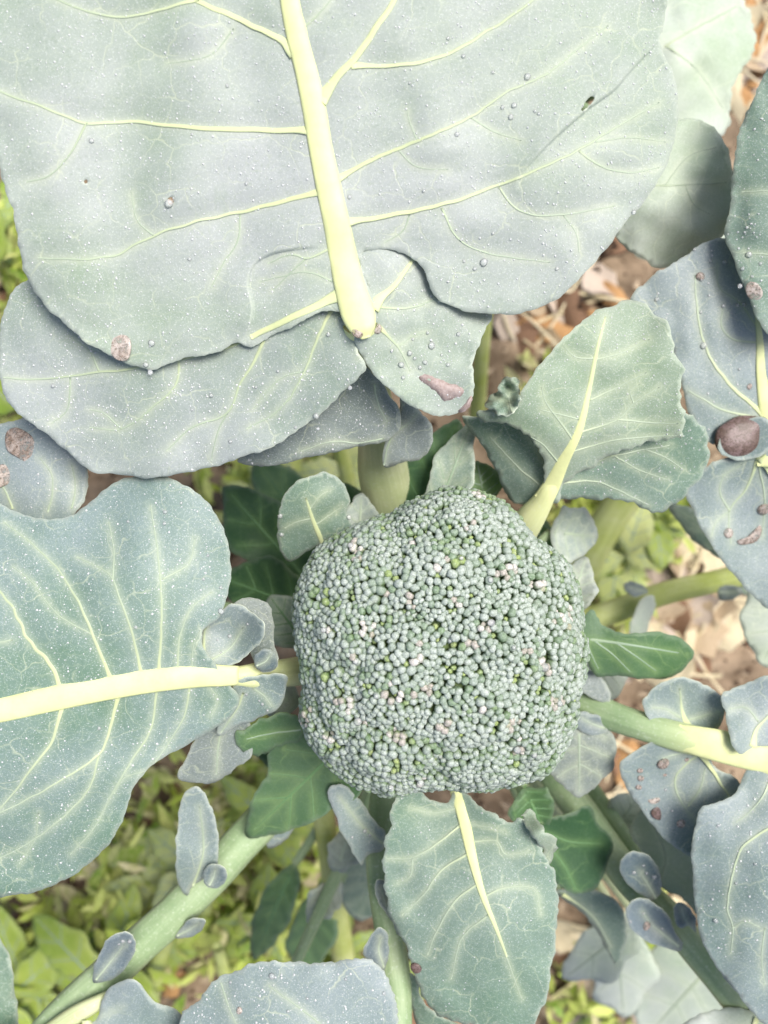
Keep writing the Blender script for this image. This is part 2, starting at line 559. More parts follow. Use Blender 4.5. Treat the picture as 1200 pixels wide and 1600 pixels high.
def tube(name, pts3, widths, parent, mat, squash=0.75, nseg=10, ridge=0.0, cap=True):
    """tapered stalk through world points; widths in metres"""
    P = np.array(pts3, float)
    n = len(P)
    T = np.gradient(P, axis=0)
    T /= np.linalg.norm(T, axis=1)[:, None] + 1e-12
    V, F = [], []
    for i in range(n):
        up = np.array([0, 0, 1.0])
        if abs(T[i][2]) > 0.95:
            up = np.array([0, 1.0, 0])
        s = np.cross(T[i], up); s /= np.linalg.norm(s)
        u = np.cross(s, T[i])
        for j in range(nseg):
            a = 2 * math.pi * j / nseg - math.pi / 2
            g_ = 1.0 if ridge == 0 else 1 + ridge * (math.cos(7 * a + .6) * .5 + math.cos(4 * a) * .5) - 2.2 * ridge * math.exp(-((a - math.pi / 2) / .42) ** 2) + ridge * .5 * math.sin(i * .45 + 3 * a)
            V.append(P[i] + s * math.cos(a) * widths[i] / 2 * g_ + u * math.sin(a) * widths[i] / 2 * squash * g_)
    for i in range(n - 1):
        for j in range(nseg):
            k = (j + 1) % nseg
            F.append((i * nseg + j, i * nseg + k, (i + 1) * nseg + k, (i + 1) * nseg + j))
    if cap:
        F.append(tuple(range(nseg)))
        F.append(tuple((n - 1) * nseg + j for j in reversed(range(nseg))))
    me = mesh(name, V, F)
    ar = np.concatenate([[0], np.cumsum(np.linalg.norm(np.diff(P, axis=0), axis=1))])
    fattr(me, 'along', np.repeat(ar, nseg))
    fattr(me, 'around', np.tile(np.arange(nseg) / nseg, n))
    return link(name, me, parent, [mat])

def vein(name, path, surf, w0, w1, parent, mat, height=0.11, lift=0.0):
    """low raised rib lying on the blade; path in pixels, widths in pixels"""
    p = catmull(path, 5, False)[:, :2]
    if w0 >= 5.5:                                # root the vein inside its parent rib
        d0 = p[0] - p[1]
        p = np.concatenate([[p[0] + d0 / np.linalg.norm(d0) * 9], p])
    ok = inside(p, surf.poly)
    if ok.any() and not ok.all():                # a vein ends at the margin of its blade
        on = np.flatnonzero(ok)
        brk = np.flatnonzero(np.diff(on) > 1)
        on = on[:brk[0] + 1] if len(brk) else on
        if len(on) < 3:
            return None
        p = p[on[0]:on[-1] + 1]
    n = len(p)
    if n > 6:                                  # slight natural wobble
        wob = Waves(int(abs(p[0, 0] * 7 + p[0, 1])), 34, 4)(p) * min(1.0, w0 * 0.10)
        t = np.gradient(p, axis=0); t /= np.linalg.norm(t, axis=1)[:, None] + 1e-9
        env = np.sin(np.linspace(0, math.pi, n)) ** 0.5
        p = p + np.stack([-t[:, 1], t[:, 0]], 1) * (wob * env)[:, None]
    z = surf.z(p)
    P = WA(p, z)
    u = np.linspace(0, 1, n)
    sl = np.concatenate([[0], np.cumsum(np.linalg.norm(np.diff(p, axis=0), axis=1))])
    wp = (w0 + (w1 - w0) * u ** 0.75) * (1 + (0.7 if w0 >= 5.5 else 0.0) * np.exp(-(sl / (1.2 * w0 + 8)) ** 2))
    k = (CAM_H - z) / FPX
    wm = wp * k
    T = np.gradient(P, axis=0); T /= np.linalg.norm(T, axis=1)[:, None] + 1e-12
    ang = [-0.45, 0.15, 0.62, 1.1, math.pi / 2, math.pi - 1.1, math.pi - 0.62, math.pi - 0.15, math.pi + 0.45]
    V, F = [], []
    m = len(ang)
    for i in range(n):
        s = np.cross(T[i], (0, 0, 1.0)); s /= np.linalg.norm(s) + 1e-12
        up = np.cross(s, T[i])
        for a in ang:
            V.append(P[i] + s * math.cos(a) * wm[i] / 2 + up * (math.sin(a) * wm[i] * height + 0.00006 + lift))
    for i in range(n - 1):
        for j in range(m - 1):
            F.append((i * m + j, (i + 1) * m + j, (i + 1) * m + j + 1, i * m + j + 1))
        F.append((i * m + m - 1, (i + 1) * m + m - 1, (i + 1) * m, i * m))
    F.append(tuple(reversed(range(m))))
    F.append(tuple((n - 1) * m + j for j in range(m)))
    me = mesh(name, V, F)
    thin = np.clip(1 - (wp - 2.0) / 6.0, 0, 1)
    side = np.array([1, .9, .55, .15, 0, .15, .55, .9, 1])
    fattr(me, 'thin', np.clip(thin[:, None] + side[None] * .55, 0, 1).ravel())
    return link(name, me, parent, [mat])

SEED = [100]
def blade(name, outline, ctrl, parent, mat, veins=(), rib=None, vmat='vein', ribmat='rib', sink=2, grid=9.0, crin=0.8,
          puff=0.0007, wave=0.0010, ruffle=0.0011, wl=150, key=None, scale=1.0, thick=0.0005, under=(), folds=(), holes=()):
    """one leaf blade (or lobe).  veins: list of (path, w0, w1).  under: vein paths that only shape/colour the blade"""
    SEED[0] += 13
    seed = SEED[0]
    poly = catmull(outline, 5.0, True)
    # crenulated margin
    d = np.roll(poly, -1, 0) - poly
    arc = np.concatenate([[0], np.cumsum(np.linalg.norm(d, axis=1))[:-1]])
    nrm = np.stack([-d[:, 1], d[:, 0]], 1); nrm /= np.linalg.norm(nrm, axis=1)[:, None] + 1e-9
    r = np.random.default_rng(seed)
    tot = arc[-1] + 5
    off = np.zeros(len(arc))
    for wlm, am in ((70, 0.9), (38, 0.8), (21, 0.6), (13, 0.45)):
        kk = max(1, round(tot / wlm))
        for kq in (kk, kk + 1, max(1, kk - 2)):
            off += am * np.sin(2 * math.pi * kq * arc / tot + r.uniform(0, 6.28)) / 1.7
    poly = poly + nrm * (off * crin)[:, None]
    vp = [catmull(v[0], 6, False) for v in veins]
    if rib: vp.append(catmull([q[:2] for q in rib], 6, False))
    vp += [catmull(v, 6, False) for v in under]
    fl = [(catmull(f, 6, False), h_, d_) for f, h_, d_ in folds]
    surf = Surface(ctrl, vp, poly, seed, puff, wave, ruffle, wl, scale, fl)
    lo, hi = poly.min(0), poly.max(0)
    gx = np.arange(lo[0], hi[0], grid)
    gy = np.arange(lo[1], hi[1], grid * 0.866)
    G = np.array([(x + (grid / 2 if j % 2 else 0), y) for j, y in enumerate(gy) for x in gx])
    G = G + r.uniform(-0.18, 0.18, G.shape) * grid
    G = G[inside(G, poly)]
    if len(G):
        de = seg_dist(G, poly, np.roll(poly, -1, 0))
        G = G[de > 3.2]
    for ln, _, _ in fl:
        t_ = np.gradient(ln, axis=0); t_ /= np.linalg.norm(t_, axis=1)[:, None]
        nv = np.stack([-t_[:, 1], t_[:, 0]], 1)
        G = G[seg_dist(G, ln[:-1], ln[1:]) > 4]
        G = np.concatenate([G, ln + nv * 1.1, ln - nv * 1.1, ln + nv * 4, ln - nv * 4])
    hp = [catmull(h_, 2.5, True) for h_ in holes]
    for h_ in hp:
        G = G[~inside(G, h_)]
    n = len(poly)
    ed = [(i, (i + 1) % n) for i in range(n)]
    pts = [poly]
    cnt_ = n
    for h_ in hp:
        ed += [(cnt_ + i, cnt_ + (i + 1) % len(h_)) for i in range(len(h_))]
        cnt_ += len(h_)
        pts.append(h_)
    if len(G):
        pts.append(G)
    pts = np.concatenate(pts)
    res = delaunay_2d_cdt([Vector(q) for q in pts], ed, [], 1, 1e-4)
    q = np.array([tuple(v) for v in res[0]])
    z = surf.z(q)
    dv, de, fe = surf.dv.copy(), surf.de.copy(), surf.fold_edge.copy()
    for h_ in hp:
        de = np.minimum(de, seg_dist(q, h_, np.roll(h_, -1, 0)))
    V = WA(q, z)
    F = []
    tri = np.array([list(f) for f in res[2]])
    for h_ in hp:
        tri = tri[~inside(q[tri].mean(1), h_)]
    for f in tri.tolist():
        a, b, c = (q[f[0]], q[f[1]], q[f[2]])
        if (b[0] - a[0]) * (c[1] - a[1]) - (b[1] - a[1]) * (c[0] - a[0]) > 0:
            f.reverse()
        F.append(f)
    me = mesh(name, V, F)
    fattr(me, 'vein', np.exp(-(dv / 5.5) ** 2) * 0.85 + 0.15 * np.exp(-(dv / 16) ** 2))
    fattr(me, 'edge', np.maximum(np.exp(-(de / 2.0) ** 2), fe))
    o = link(name, me, parent, [M[mat], M['rim_green' if mat in ('green', 'dark', 'weed', 'yellow') else 'rim']])
    sm = o.modifiers.new('thickness', 'SOLIDIFY')
    sm.thickness = thick
    sm.offset = -1
    sm.material_offset_rim = 1
    if key:
        SURF[key] = surf
    o_veins(o, veins, surf, vmat)
    if rib:
        make_rib(o, rib, surf, ribmat, sink=sink)
    return o, surf

PARTS_TO = [None]
def o_veins(o, veins, surf, vmat):
    tgt = PARTS_TO[0] or o
    for v in veins:
        vein('vein', v[0], surf, v[1], v[2], tgt, M[vmat])

def make_rib(o, rib, surf, mat, height=0.15, sink=True):
    """midrib with a width at every control point: (px, py, w)"""
    tgt = PARTS_TO[0] or o
    c = catmull(rib, 6, False)
    p, w = c[:, :2], np.maximum(c[:, 2], 1.0)
    z = surf.z(p)
    P = WA(p, z)
    wm = w * (CAM_H - z) / FPX
    if sink:
        idx = np.arange(len(P)) if w[0] > w[-1] else np.arange(len(P))[::-1]
        P[:, 2] -= (wm * height * 1.6 * np.exp(-(idx / 1.6) ** 2)) if sink == 1 else 0.0012 * np.exp(-(idx / 4.0) ** 2)
    T = np.gradient(P, axis=0); T /= np.linalg.norm(T, axis=1)[:, None] + 1e-12
    ang = np.linspace(-0.5, math.pi + 0.5, 13)
    V, F = [], []
    m, n = len(ang), len(P)
    for i in range(n):
        s = np.cross(T[i], (0, 0, 1.0)); s /= np.linalg.norm(s) + 1e-12
        up = np.cross(s, T[i])
        for a in ang:
            V.append(P[i] + s * math.cos(a) * wm[i] / 2 + up * (math.sin(a) * wm[i] * height + 0.0001))
    for i in range(n - 1):
        for j in range(m - 1):
            F.append((i * m + j, (i + 1) * m + j, (i + 1) * m + j + 1, i * m + j + 1))
        F.append((i * m + m - 1, (i + 1) * m + m - 1, (i + 1) * m, i * m))
    F.append(tuple(reversed(range(m))))
    F.append(tuple((n - 1) * m + j for j in range(m)))
    me = mesh('midrib', V, F)
    fattr(me, 'thin', np.repeat(np.clip(1 - (w - 3) / 12, 0, 1), m))
    return link('midrib', me, tgt, [M[mat]])

def petiole(parent, path, mat='petiole', squash=0.8, name='petiole', surf=None):
    """path: (px, py, z, width_px), leaf end first; surf joins it smoothly to the midrib on that blade"""
    c = catmull(path, 8, False)
    arc = np.concatenate([[0], np.cumsum(np.linalg.norm(np.diff(c[:, :2], axis=0), axis=1))])
    if surf is not None:
        k = (CAM_H - c[0, 2]) / FPX
        z0 = float(surf.z(c[:1, :2])[0]) + c[0, 3] * k * (0.15 - squash / 2) - 0.0004
        c[:, 2] += (z0 - c[0, 2]) * np.exp(-(arc / 70) ** 2)
    P = WA(c[:, :2], c[:, 2])
    wm = c[:, 3] * (CAM_H - c[:, 2]) / FPX
    o = tube(name, P, wm, parent, M[mat], squash, 28, ridge=.035)
    fattr(o.data, 'near', np.repeat(np.exp(-(arc / 90) ** 2) if surf is not None else arc * 0, 28))
    return o

def auto_leaf(parent, base, tip, width, zb, zt, mat, vmat='vein_mid', npair=5, curve=0.0, droop=0.0, wav=0.10, name='leaf', grid=10, ribw=7, zside=0.0, **kw):
    """generic pinnate leaf from its base pixel to its tip pixel"""
    b, t = np.array(base, float), np.array(tip, float)
    ax = t - b
    L = np.linalg.norm(ax); ax /= L
    sd = np.array([-ax[1], ax[0]])
    r = np.random.default_rng(SEED[0] + 3)
    def pt(u, v):
        return b + ax * L * u + sd * (v * width / 2 + curve * L * math.sin(math.pi * u))
    us = [0.0, 0.08, 0.2, 0.35, 0.5, 0.65, 0.8, 0.92]
    pr = [0.10, 0.42, 0.80, 0.98, 1.0, 0.88, 0.62, 0.33]
    out = [pt(u, p * (1 + r.uniform(-wav, wav))) for u, p in zip(us, pr)] + [pt(1.0, 0)] + \
          [pt(u, -p * (1 + r.uniform(-wav, wav))) for u, p in zip(us[::-1], pr[::-1])]
    ctrl = [(*pt(0, 0), zb), (*pt(1, 0), zt), (*pt(0.5, 0), (zb + zt) / 2 + droop),
            (*pt(0.5, 1), (zb + zt) / 2 + droop + zside), (*pt(0.5, -1), (zb + zt) / 2 + droop + zside * 0.7)]
    vs = []
    for i in range(npair):
        u = 0.10 + 0.72 * i / npair
        for s in (1, -1):
            uu = u + r.uniform(-0.02, 0.03)
            wv = float(np.interp(uu + 0.16, us, pr)) * 0.86
            vs.append(([tuple(pt(uu, 0)), tuple(pt(uu + 0.06, s * wv * 0.4)), tuple(pt(uu + 0.16, s * wv * 0.98))], ribw * 0.42, 1.0))
    rib = [(*pt(0, 0), ribw), (*pt(0.4, 0), ribw * 0.7), (*pt(0.93, 0), 1.2)]
    return blade(name, [tuple(x) for x in out], ctrl, parent, mat, vs, rib, vmat=vmat, ribmat=vmat, grid=grid, **kw)

# ------------------------------------------------------------------ ground
def build_ground():
    xs = np.unique(np.concatenate([np.linspace(-0.75, 0.75, 131), [-30, -10, -4, -2, -1.3, -1, 1, 1.3, 2, 4, 10, 30]]))
    n = len(xs)
    X, Y = np.meshgrid(xs, xs)
    p = np.stack([X.ravel(), Y.ravel()], 1)
    w1, w2, w3 = Waves(1, 0.30), Waves(2, 0.09), Waves(3, 0.035)
    z = 0.010 * w1(p) + 0.005 * w2(p) + 0.0025 * w3(p)
    far = np.clip((np.abs(p).max(1) - 0.8) / 0.4, 0, 1)
    z = z * (1 - far)
    F = [(j * n + i, j * n + i + 1, (j + 1) * n + i + 1, (j + 1) * n + i) for j in range(n - 1) for i in range(n - 1)]
    o = link('soil', mesh('soil', np.c_[p, z], F), None, [M['soil']])
    tag(o, kind='structure')
    return lambda x, y: float((0.010 * w1(np.array([[x, y]])) + 0.005 * w2(np.array([[x, y]])) + 0.0025 * w3(np.array([[x, y]])))[0])
GZ = build_ground()

# ------------------------------------------------------------------ the main plant
STEM = W(690, 1010, 0.42)
plant = tag(empty('broccoli_plant', (STEM[0], STEM[1], GZ(STEM[0], STEM[1]))),
            'broccoli plant with a full green head ringed by big dewy blue-green leaves', 'broccoli plant')
tube('stem', [(STEM[0] + dx, STEM[1] + dy, z) for dx, dy, z in ((-.006, -.01, -.01), (-.004, -.006, .08), (0, 0, .2), (0, 0, .32), (0, 0, .43), (0, 0, .475))],
     [.034, .030, .034, .038, .044, .05], plant, M['stem'], 1.0, 16)

# ---- head
HEAD_OUT = [(458, 965), (466, 905), (490, 862), (540, 828), (612, 802), (655, 775), (708, 760), (768, 772), (803, 800), (832, 838), (880, 868), (900, 915),
            (910, 980), (914, 1022), (902, 1085), (892, 1145), (855, 1200), (800, 1222), (742, 1230), (690, 1227), (645, 1229), (600, 1238), (560, 1225),
            (522, 1200), (492, 1170), (470, 1125), (474, 1070), (468, 1020)]
HC, HZ, HH = np.array([686.0, 1002.0]), 0.488, 0.050
def build_head():
    o3 = np.array([W(x, y, HZ) for x, y in HEAD_OUT])
    c3 = np.array(W(*HC, HZ))
    v = o3 - c3
    th = np.arctan2(v[:, 1], v[:, 0])
    rad = np.linalg.norm(v[:, :2], axis=1) - 0.0015
    s = np.argsort(th)
    th, rad = th[s], rad[s]
    th_e = np.r_[th - 2 * np.pi, th, th + 2 * np.pi]
    rad_e = np.r_[rad, rad, rad]
    RR = lambda a: np.interp(np.mod(a + np.pi, 2 * np.pi) - np.pi, th_e, rad_e)
    r = np.random.default_rng(5)
    # sub-florets: lumps on the dome
    nl = 26
    la, lph = r.uniform(0, 2 * np.pi, 400), np.arccos(r.uniform(-0.1, 1, 400))
    cand = np.stack([np.cos(la) * np.sin(lph), np.sin(la) * np.sin(lph), np.cos(lph)], 1)
    L = [cand[0]]
    for cc in cand:
        if min(np.linalg.norm(cc - x) for x in L) > 0.36:
            L.append(cc)
    L = np.array(L)
    def surf(a, ph, depth=0.0):
        dirv = np.stack([np.cos(a) * np.sin(ph), np.sin(a) * np.sin(ph), np.cos(ph)], 1)
        dd = np.linalg.norm(dirv[:, None] - L[None], axis=2)
        ds = np.sort(dd, 1)
        lump = np.clip((ds[:, 1] - ds[:, 0]) / 0.22, 0, 1) ** 0.7       # 0 in the creases
        rr = RR(a)
        flat = np.sin(np.clip(ph, 0, math.pi / 2)) ** 0.86
        flat = np.where(ph > math.pi / 2, np.sin(ph), flat)
        zz = np.where(ph > math.pi / 2, 0.62 * np.cos(ph), np.cos(ph) ** 1.0)
        p = np.stack([c3[0] + rr * flat * np.cos(a), c3[1] + rr * flat * np.sin(a), c3[2] + HH * zz], 1)
        nn = np.stack([np.cos(a) * np.sin(ph) * 0.75, np.sin(a) * np.sin(ph) * 0.75, np.cos(ph)], 1)
        nn /= np.linalg.norm(nn, axis=1)[:, None]
        rimfade = np.clip(1.25 - np.sin(np.clip(ph, 0, math.pi / 2)) ** 4, 0.25, 1)
        return p + nn * ((lump - 0.8) * 0.0046 * rimfade - depth)[:, None], nn, lump
    # core under the buds
    na, npz = 72, 22
    A, PH = np.meshgrid(np.linspace(0, 2 * np.pi, na, endpoint=False), np.linspace(0.0, 2.25, npz))
    P, _, _ = surf(A.ravel(), PH.ravel(), 0.0030)
    F = [(j * na + i, (j + 1) * na + i, (j + 1) * na + (i + 1) % na, j * na + (i + 1) % na) for j in range(npz - 1) for i in range(na)]
    F.append(tuple((npz - 1) * na + i for i in range(na)))
    head = link('head', mesh('head', P, F), plant, [M['core']])
    # bud positions: random, relaxed on the surface
    N = 9000
    k = 110000
    a = r.uniform(0, 2 * np.pi, k)
    ph = np.arccos(r.uniform(-0.42, 1, k))
    p, nn, lump = surf(a, ph)
    dens = Waves(77, 0.035)(p[:, :2])
    target = 0.0021 * (1 + 0.12 * dens) * np.exp(r.normal(0, 0.15, k))
    keep = []
    KP = np.zeros((N, 3)); KR = np.zeros(N); cnt = 0
    order = np.argsort(-target * r.uniform(0.6, 1.0, k))
    for i in order:
        if cnt:
            d = np.linalg.norm(KP[:cnt] - p[i], axis=1)
            if (d < 0.52 * (KR[:cnt] + target[i])).any():
                continue
        KP[cnt], KR[cnt] = p[i], target[i]
        keep.append(i); cnt += 1
        if cnt >= N:
            break
    keep = np.array(keep)
    p, nn, lump, size, aa, pp = p[keep], nn[keep], lump[keep], target[keep], a[keep], ph[keep]
    n = len(p)
    nd = np.concatenate([np.sort(np.linalg.norm(p[i0:i0 + 400, None] - p[None], axis=2), 1)[:, 1:5].mean(1) for i0 in range(0, n, 400)])
    rad_b = 0.5 * (0.6 * nd + 0.4 * size) * 1.42
    # spots of damaged / pale pinkish buds
    spots = [(638, 852), (735, 825), (690, 700), (590, 925), (638, 940), (762, 975), (712, 945), (560, 1025), (655, 1020), (850, 1040), (612, 1080),
             (755, 1105), (565, 1130), (870, 1098), (700, 1135), (805, 1165), (655, 1215), (510, 985), (520, 1150), (556, 860), (790, 890), (840, 915),
             (735, 1000), (800, 1130), (620, 1150), (690, 880), (480, 1120), (745, 780), (660, 1075), (575, 985), (880, 965), (540, 1100), (824, 1012)]
    px = 600 + p[:, 0] * FPX / (CAM_H - p[:, 2]); py = 800 - p[:, 1] * FPX / (CAM_H - p[:, 2])
    tone = np.clip(r.normal(0.22, 0.20, n), 0, 0.62)
    tone += 0.10 * Waves(91, 70)(np.stack([px, py], 1))
    tone = np.clip(tone + np.clip((np.sin(pp) - 0.93) * 4, 0, 0.3), 0, 0.64)
    yl = r.random(n) < 0.06
    tone[yl] = r.uniform(0.66, 0.74, yl.sum())
    for sx, sy in spots:
        d = np.hypot(px - sx, py - sy)
        m_ = d < r.uniform(9, 17)
        tone[m_] = np.where(r.random(m_.sum()) < .5, tone[m_], r.uniform(0.82, 1.0, m_.sum()))
    lift = r.normal(0, 0.00040, n) + np.where(yl, -0.0014, 0)
    rad_b[yl] *= 0.72
    # bud mesh variants: pointed ellipsoid with four folded sepals
    def bud_geo(seed):
        q = np.random.default_rng(seed)
        seg = 8
        prof = [(0.70, -0.9), (1.0, -0.10), (0.94, 0.38), (0.62, 0.70)]
        V = []
        ph0 = q.uniform(0, 6.28)
        el = q.uniform(0.86, 1.12)
        for (rr, z) in prof:
            for j in range(seg):
                an = 2 * math.pi * j / seg
                cz = 1 + 0.09 * math.cos(4 * an + ph0) * (1 if z > 0 else 0.4) + q.uniform(-0.16, 0.16)
                V.append((rr * cz * math.cos(an) * el, rr * cz * math.sin(an) / el, z + q.uniform(-0.04, 0.04)))
        V.append((q.uniform(-0.1, 0.1), q.uniform(-0.1, 0.1), 0.76 + q.uniform(-0.10, 0.05)))
        Fq = [(i * seg + j, i * seg + (j + 1) % seg, (i + 1) * seg + (j + 1) % seg, (i + 1) * seg + j) for i in range(3) for j in range(seg)]
        Fq += [(3 * seg + j, 3 * seg + (j + 1) % seg, 4 * seg) for j in range(seg)]
        V = np.array(V)
        return V, Fq, np.clip((V[:, 2] + 0.4) / 1.3, 0, 1)
    GEO = [bud_geo(i) for i in range(8)]
    rot = []
    for i in range(n):
        v = Vector(nn[i]) + Vector(r.normal(0, 0.13, 3))
        qz = v.to_track_quat('Z', 'Y') @ Matrix.Rotation(r.uniform(0, 6.28), 3, 'Z').to_quaternion()
        rot.append(qz)
    # the 300 largest in view are objects of their own
    vis = rad_b * (nn[:, 2] > 0.45) * (1 + 0.25 * (tone > 0.8))
    big = set(np.argsort(-vis)[:300].tolist())
    meshes = {}
    tones = [0.03, 0.12, 0.22, 0.32, 0.45, 0.58, 0.70, 0.88, 0.96]
    def bmesh_for(g, t):
        ti = int(np.argmin([abs(t - x) for x in tones]))
        if (g, ti) not in meshes:
            V, Fq, tip = GEO[g]
            me = mesh('bud', V, Fq)
            fattr(me, 'tip', tip)
            fattr(me, 'tone', np.full(len(V), tones[ti]))
            me.materials.append(M['bud'])
            meshes[(g, ti)] = me
        return meshes[(g, ti)]
    VV, FF, TT, NN = [], [], [], []
    base = 0
    for i in range(n):
        g = i % 8
        s = rad_b[i]
        sc3 = (s, s, s * (1.25 if not yl[i] else 1.5))
        loc = Vector(p[i] + nn[i] * lift[i])
        if i in big:
            o = bpy.data.objects.new('bud', bmesh_for(g, tone[i]))
            COL.objects.link(o)
            o.parent = head
            o.location = loc
            o.rotation_mode = 'QUATERNION'
            o.rotation_quaternion = rot[i]
            o.scale = sc3
        else:
            V, Fq, tip = GEO[g]
            Rm = np.array(rot[i].to_matrix())
            VV.append((V * np.array(sc3)) @ Rm.T + np.array(loc))
            FF += [tuple(x + base for x in f) for f in Fq]
            TT.append(tip); NN.append(np.full(len(V), tone[i]))
            base += len(V)
    me = mesh('bud_mass', np.concatenate(VV), FF)
    fattr(me, 'tip', np.concatenate(TT))
    fattr(me, 'tone', np.concatenate(NN))
    o = link('bud_mass', me, head, [M['bud']])
    o['kind'] = 'stuff'
    def top(px_, py_):
        d = np.hypot(px - px_, py - py_) + np.where(nn[:, 2] < 0.1, 999, 0)
        i = int(np.argmin(d))
        return p[i] + nn[i] * rad_b[i] * 1.1, nn[i]
    print('buds', n)
    return head, top
HEAD, HEAD_TOP = build_head()

# ------------------------------------------------------------------ leaves of the main plant
def lobe(leaf, *a, **k):
    PARTS_TO[0] = leaf
    ctrl = list(a[1])
    if a[2] == 'blade_blue':                     # small spoon-like lobes are cupped
        o_ = np.array(a[0], float)
        sz = np.ptp(o_, axis=0).max()
        zm = float(np.mean([c[2] for c in ctrl]))
        ctrl = ctrl + [(*(o_.mean(0) + (p_ - o_.mean(0)) * .95), zm + (c_[2] - zm) * .5) for p_, c_ in zip(o_[::2], ctrl * 4)]
        ctrl.append((*o_.mean(0), zm - 0.0040 * sz / 60))
        if not k.get('veins'):
            dm = np.linalg.norm(o_[:, None] - o_[None], axis=2)
            i_, j_ = np.unravel_index(dm.argmax(), dm.shape)
            if o_[i_][1] < o_[j_][1]:
                i_, j_ = j_, i_
            k['veins'] = [([tuple(o_[i_] * .93 + o_[j_] * .07), tuple(o_.mean(0)), tuple(o_[i_] * .2 + o_[j_] * .8)], 3.2, 1.0)]
    r = blade('lobe', a[0], ctrl, leaf, a[2], **k)
    PARTS_TO[0] = None
    return r

def relabel(o, text):
    o['label'] = text

# ---- big leaf across the top
topz = [(562, 510, .532), (525, 350, .537), (490, 170, .545), (450, -50, .556), (400, -420, .555), (-70, 0, .552), (10, 330, .544), (60, 470, .531), (235, 575, .5235),
        (390, 520, .5250), (430, 450, .5285), (470, 490, .5295), (505, 392, .5340), (566, 398, .5340), (585, 500, .531), (1000, -50, .546), (1055, 180, .536), (905, 200, .541), (812, 290, .539), (700, 330, .536), (950, 386, .530), (840, 482, .525), (715, 482, .5245), (660, 415, .528)]
T_RIB = [(395, -400, 8), (425, -220, 18), (445, -80, 28), (453, 0, 31), (463, 50, 34), (479, 110, 37), (491, 170, 38), (501, 230, 38), (513, 290, 40), (526, 350, 42), (538, 410, 46),
         (550, 460, 50), (559, 488, 54), (565, 506, 47), (569, 519, 34), (572, 528, 12)]
T_VEINS = [([(528, 462), (470, 490), (420, 513), (392, 527)], 14, 9), ([(516, 388), (480, 404), (455, 398), (418, 412)], 5, 1.5), ([(478, 404), (455, 425), (425, 455)], 3, 1.2), ([(520, 440), (480, 425), (440, 432), (405, 440)], 3, 1.0),
           ([(455, 78), (440, 62), (390, 38), (340, 15), (305, 0), (250, -50), (190, -120)], 13, 4),
           ([(302, 0), (240, 18), (190, 27), (140, 18), (90, 0), (40, -30)], 6, 2.5),
           ([(482, 203), (400, 203), (320, 200), (260, 195), (215, 190), (135, 192), (60, 165), (10, 147), (-30, 130)], 11, 3),
           ([(135, 192), (110, 240), (75, 275), (40, 285)], 4.5, 1.5),
           ([(497, 300), (440, 315), (380, 330), (310, 345), (240, 368), (175, 400), (110, 405), (60, 403)], 9, 2),
           ([(505, 150), (530, 115), (560, 85), (585, 45), (610, 10), (640, -50), (660, -150)], 15, 5),
           ([(558, 102), (620, 102), (690, 88), (760, 50), (820, 10), (860, -30), (900, -100)], 8, 3),
           ([(535, 275), (580, 250), (640, 225), (700, 200), (735, 183), (790, 145), (850, 118), (905, 75), (950, 40)], 8, 2),
           ([(735, 183), (770, 205), (815, 220)], 3, 1.2),
           ([(550, 345), (600, 338), (640, 330), (700, 317), (740, 303), (806, 279), (850, 260), (905, 234), (960, 200), (1030, 160)], 10, 2),
           ([(780, 292), (800, 320), (830, 335), (880, 335), (960, 322)], 4, 1.3), ([(690, 325), (715, 372), (760, 395), (820, 405), (860, 410)], 4, 1.2), ([(905, 236), (930, 255), (980, 270), (1030, 262)], 4, 1.2),
           ([(880, 335), (900, 365), (905, 395)], 2.4, 1), ([(930, 222), (985, 215), (1040, 222)], 2.4, 1), ([(640, 335), (630, 360), (600, 380)], 3, 1), ([(620, 232), (650, 260), (700, 265)], 2.4, 1),
           ([(472, 45), (500, 20), (525, -10)], 4, 1.5),
           ([(375, 333), (372, 375), (350, 410), (330, 450)], 3.2, 1.2),
           ([(240, 368), (215, 345), (205, 300)], 2.6, 1.0), ([(365, 45), (330, 85), (260, 100)], 2.6, 1.0),
           ([(430, -150), (330, -200), (200, -230)], 12, 3), ([(432, -160), (560, -230), (700, -260)], 12, 3),
           ([(652, 220), (640, 190), (636, 170)], 2.4, 1.0)]
topleaf, S_T = blade('leaf', [(548, 512), (540, 492), (515, 484), (470, 503), (425, 525), (392, 541), (372, 536), (345, 548), (310, 556), (270, 565), (235, 578),
                       (205, 570), (170, 554), (140, 538), (100, 505), (60, 465), (37, 420), (27, 370), (20, 330), (6, 290), (-4, 240), (-10, 160), (-50, 60), (-75, -60), (-40, -200),
                       (60, -320), (200, -400), (380, -440), (560, -420), (740, -370), (900, -270), (1000, -150), (1038, -60), (1042, 0), (1036, 45), (1030, 66), (1052, 115), (1060, 170), (1055, 212),
                       (1045, 250), (1012, 308), (975, 350), (950, 386), (910, 430), (880, 460), (840, 482), (800, 491), (760, 490), (715, 482), (682, 465), (668, 437), (655, 412), (632, 396), (592, 390), (566, 394), (572, 440), (590, 490), (580, 512)],
                     topz, plant, 'top', T_VEINS, T_RIB, grid=9, wl=230, wave=.0012, ruffle=.0010, puff=.0008, crin=.8, sink=1, key='top',
                     folds=[([(500, 386), (470, 388), (420, 398), (396, 415), (388, 440), (395, 480), (391, 508), (382, 530), (368, 560)], .0015, 45), ([(1034, 58), (1012, 82), (985, 110), (960, 140), (928, 163), (900, 186), (868, 214), (838, 245), (815, 272), (805, 300)], .0022, 70)],
                     holes=[[(908, 172), (914, 160), (924, 150), (929, 152), (922, 164), (912, 174)], [(131, 283), (135, 280), (137, 285), (133, 287)], [(262, 310), (269, 308), (271, 317), (264, 320)]])
relabel(topleaf, 'huge leaf above the head with a thick pale yellow midrib')
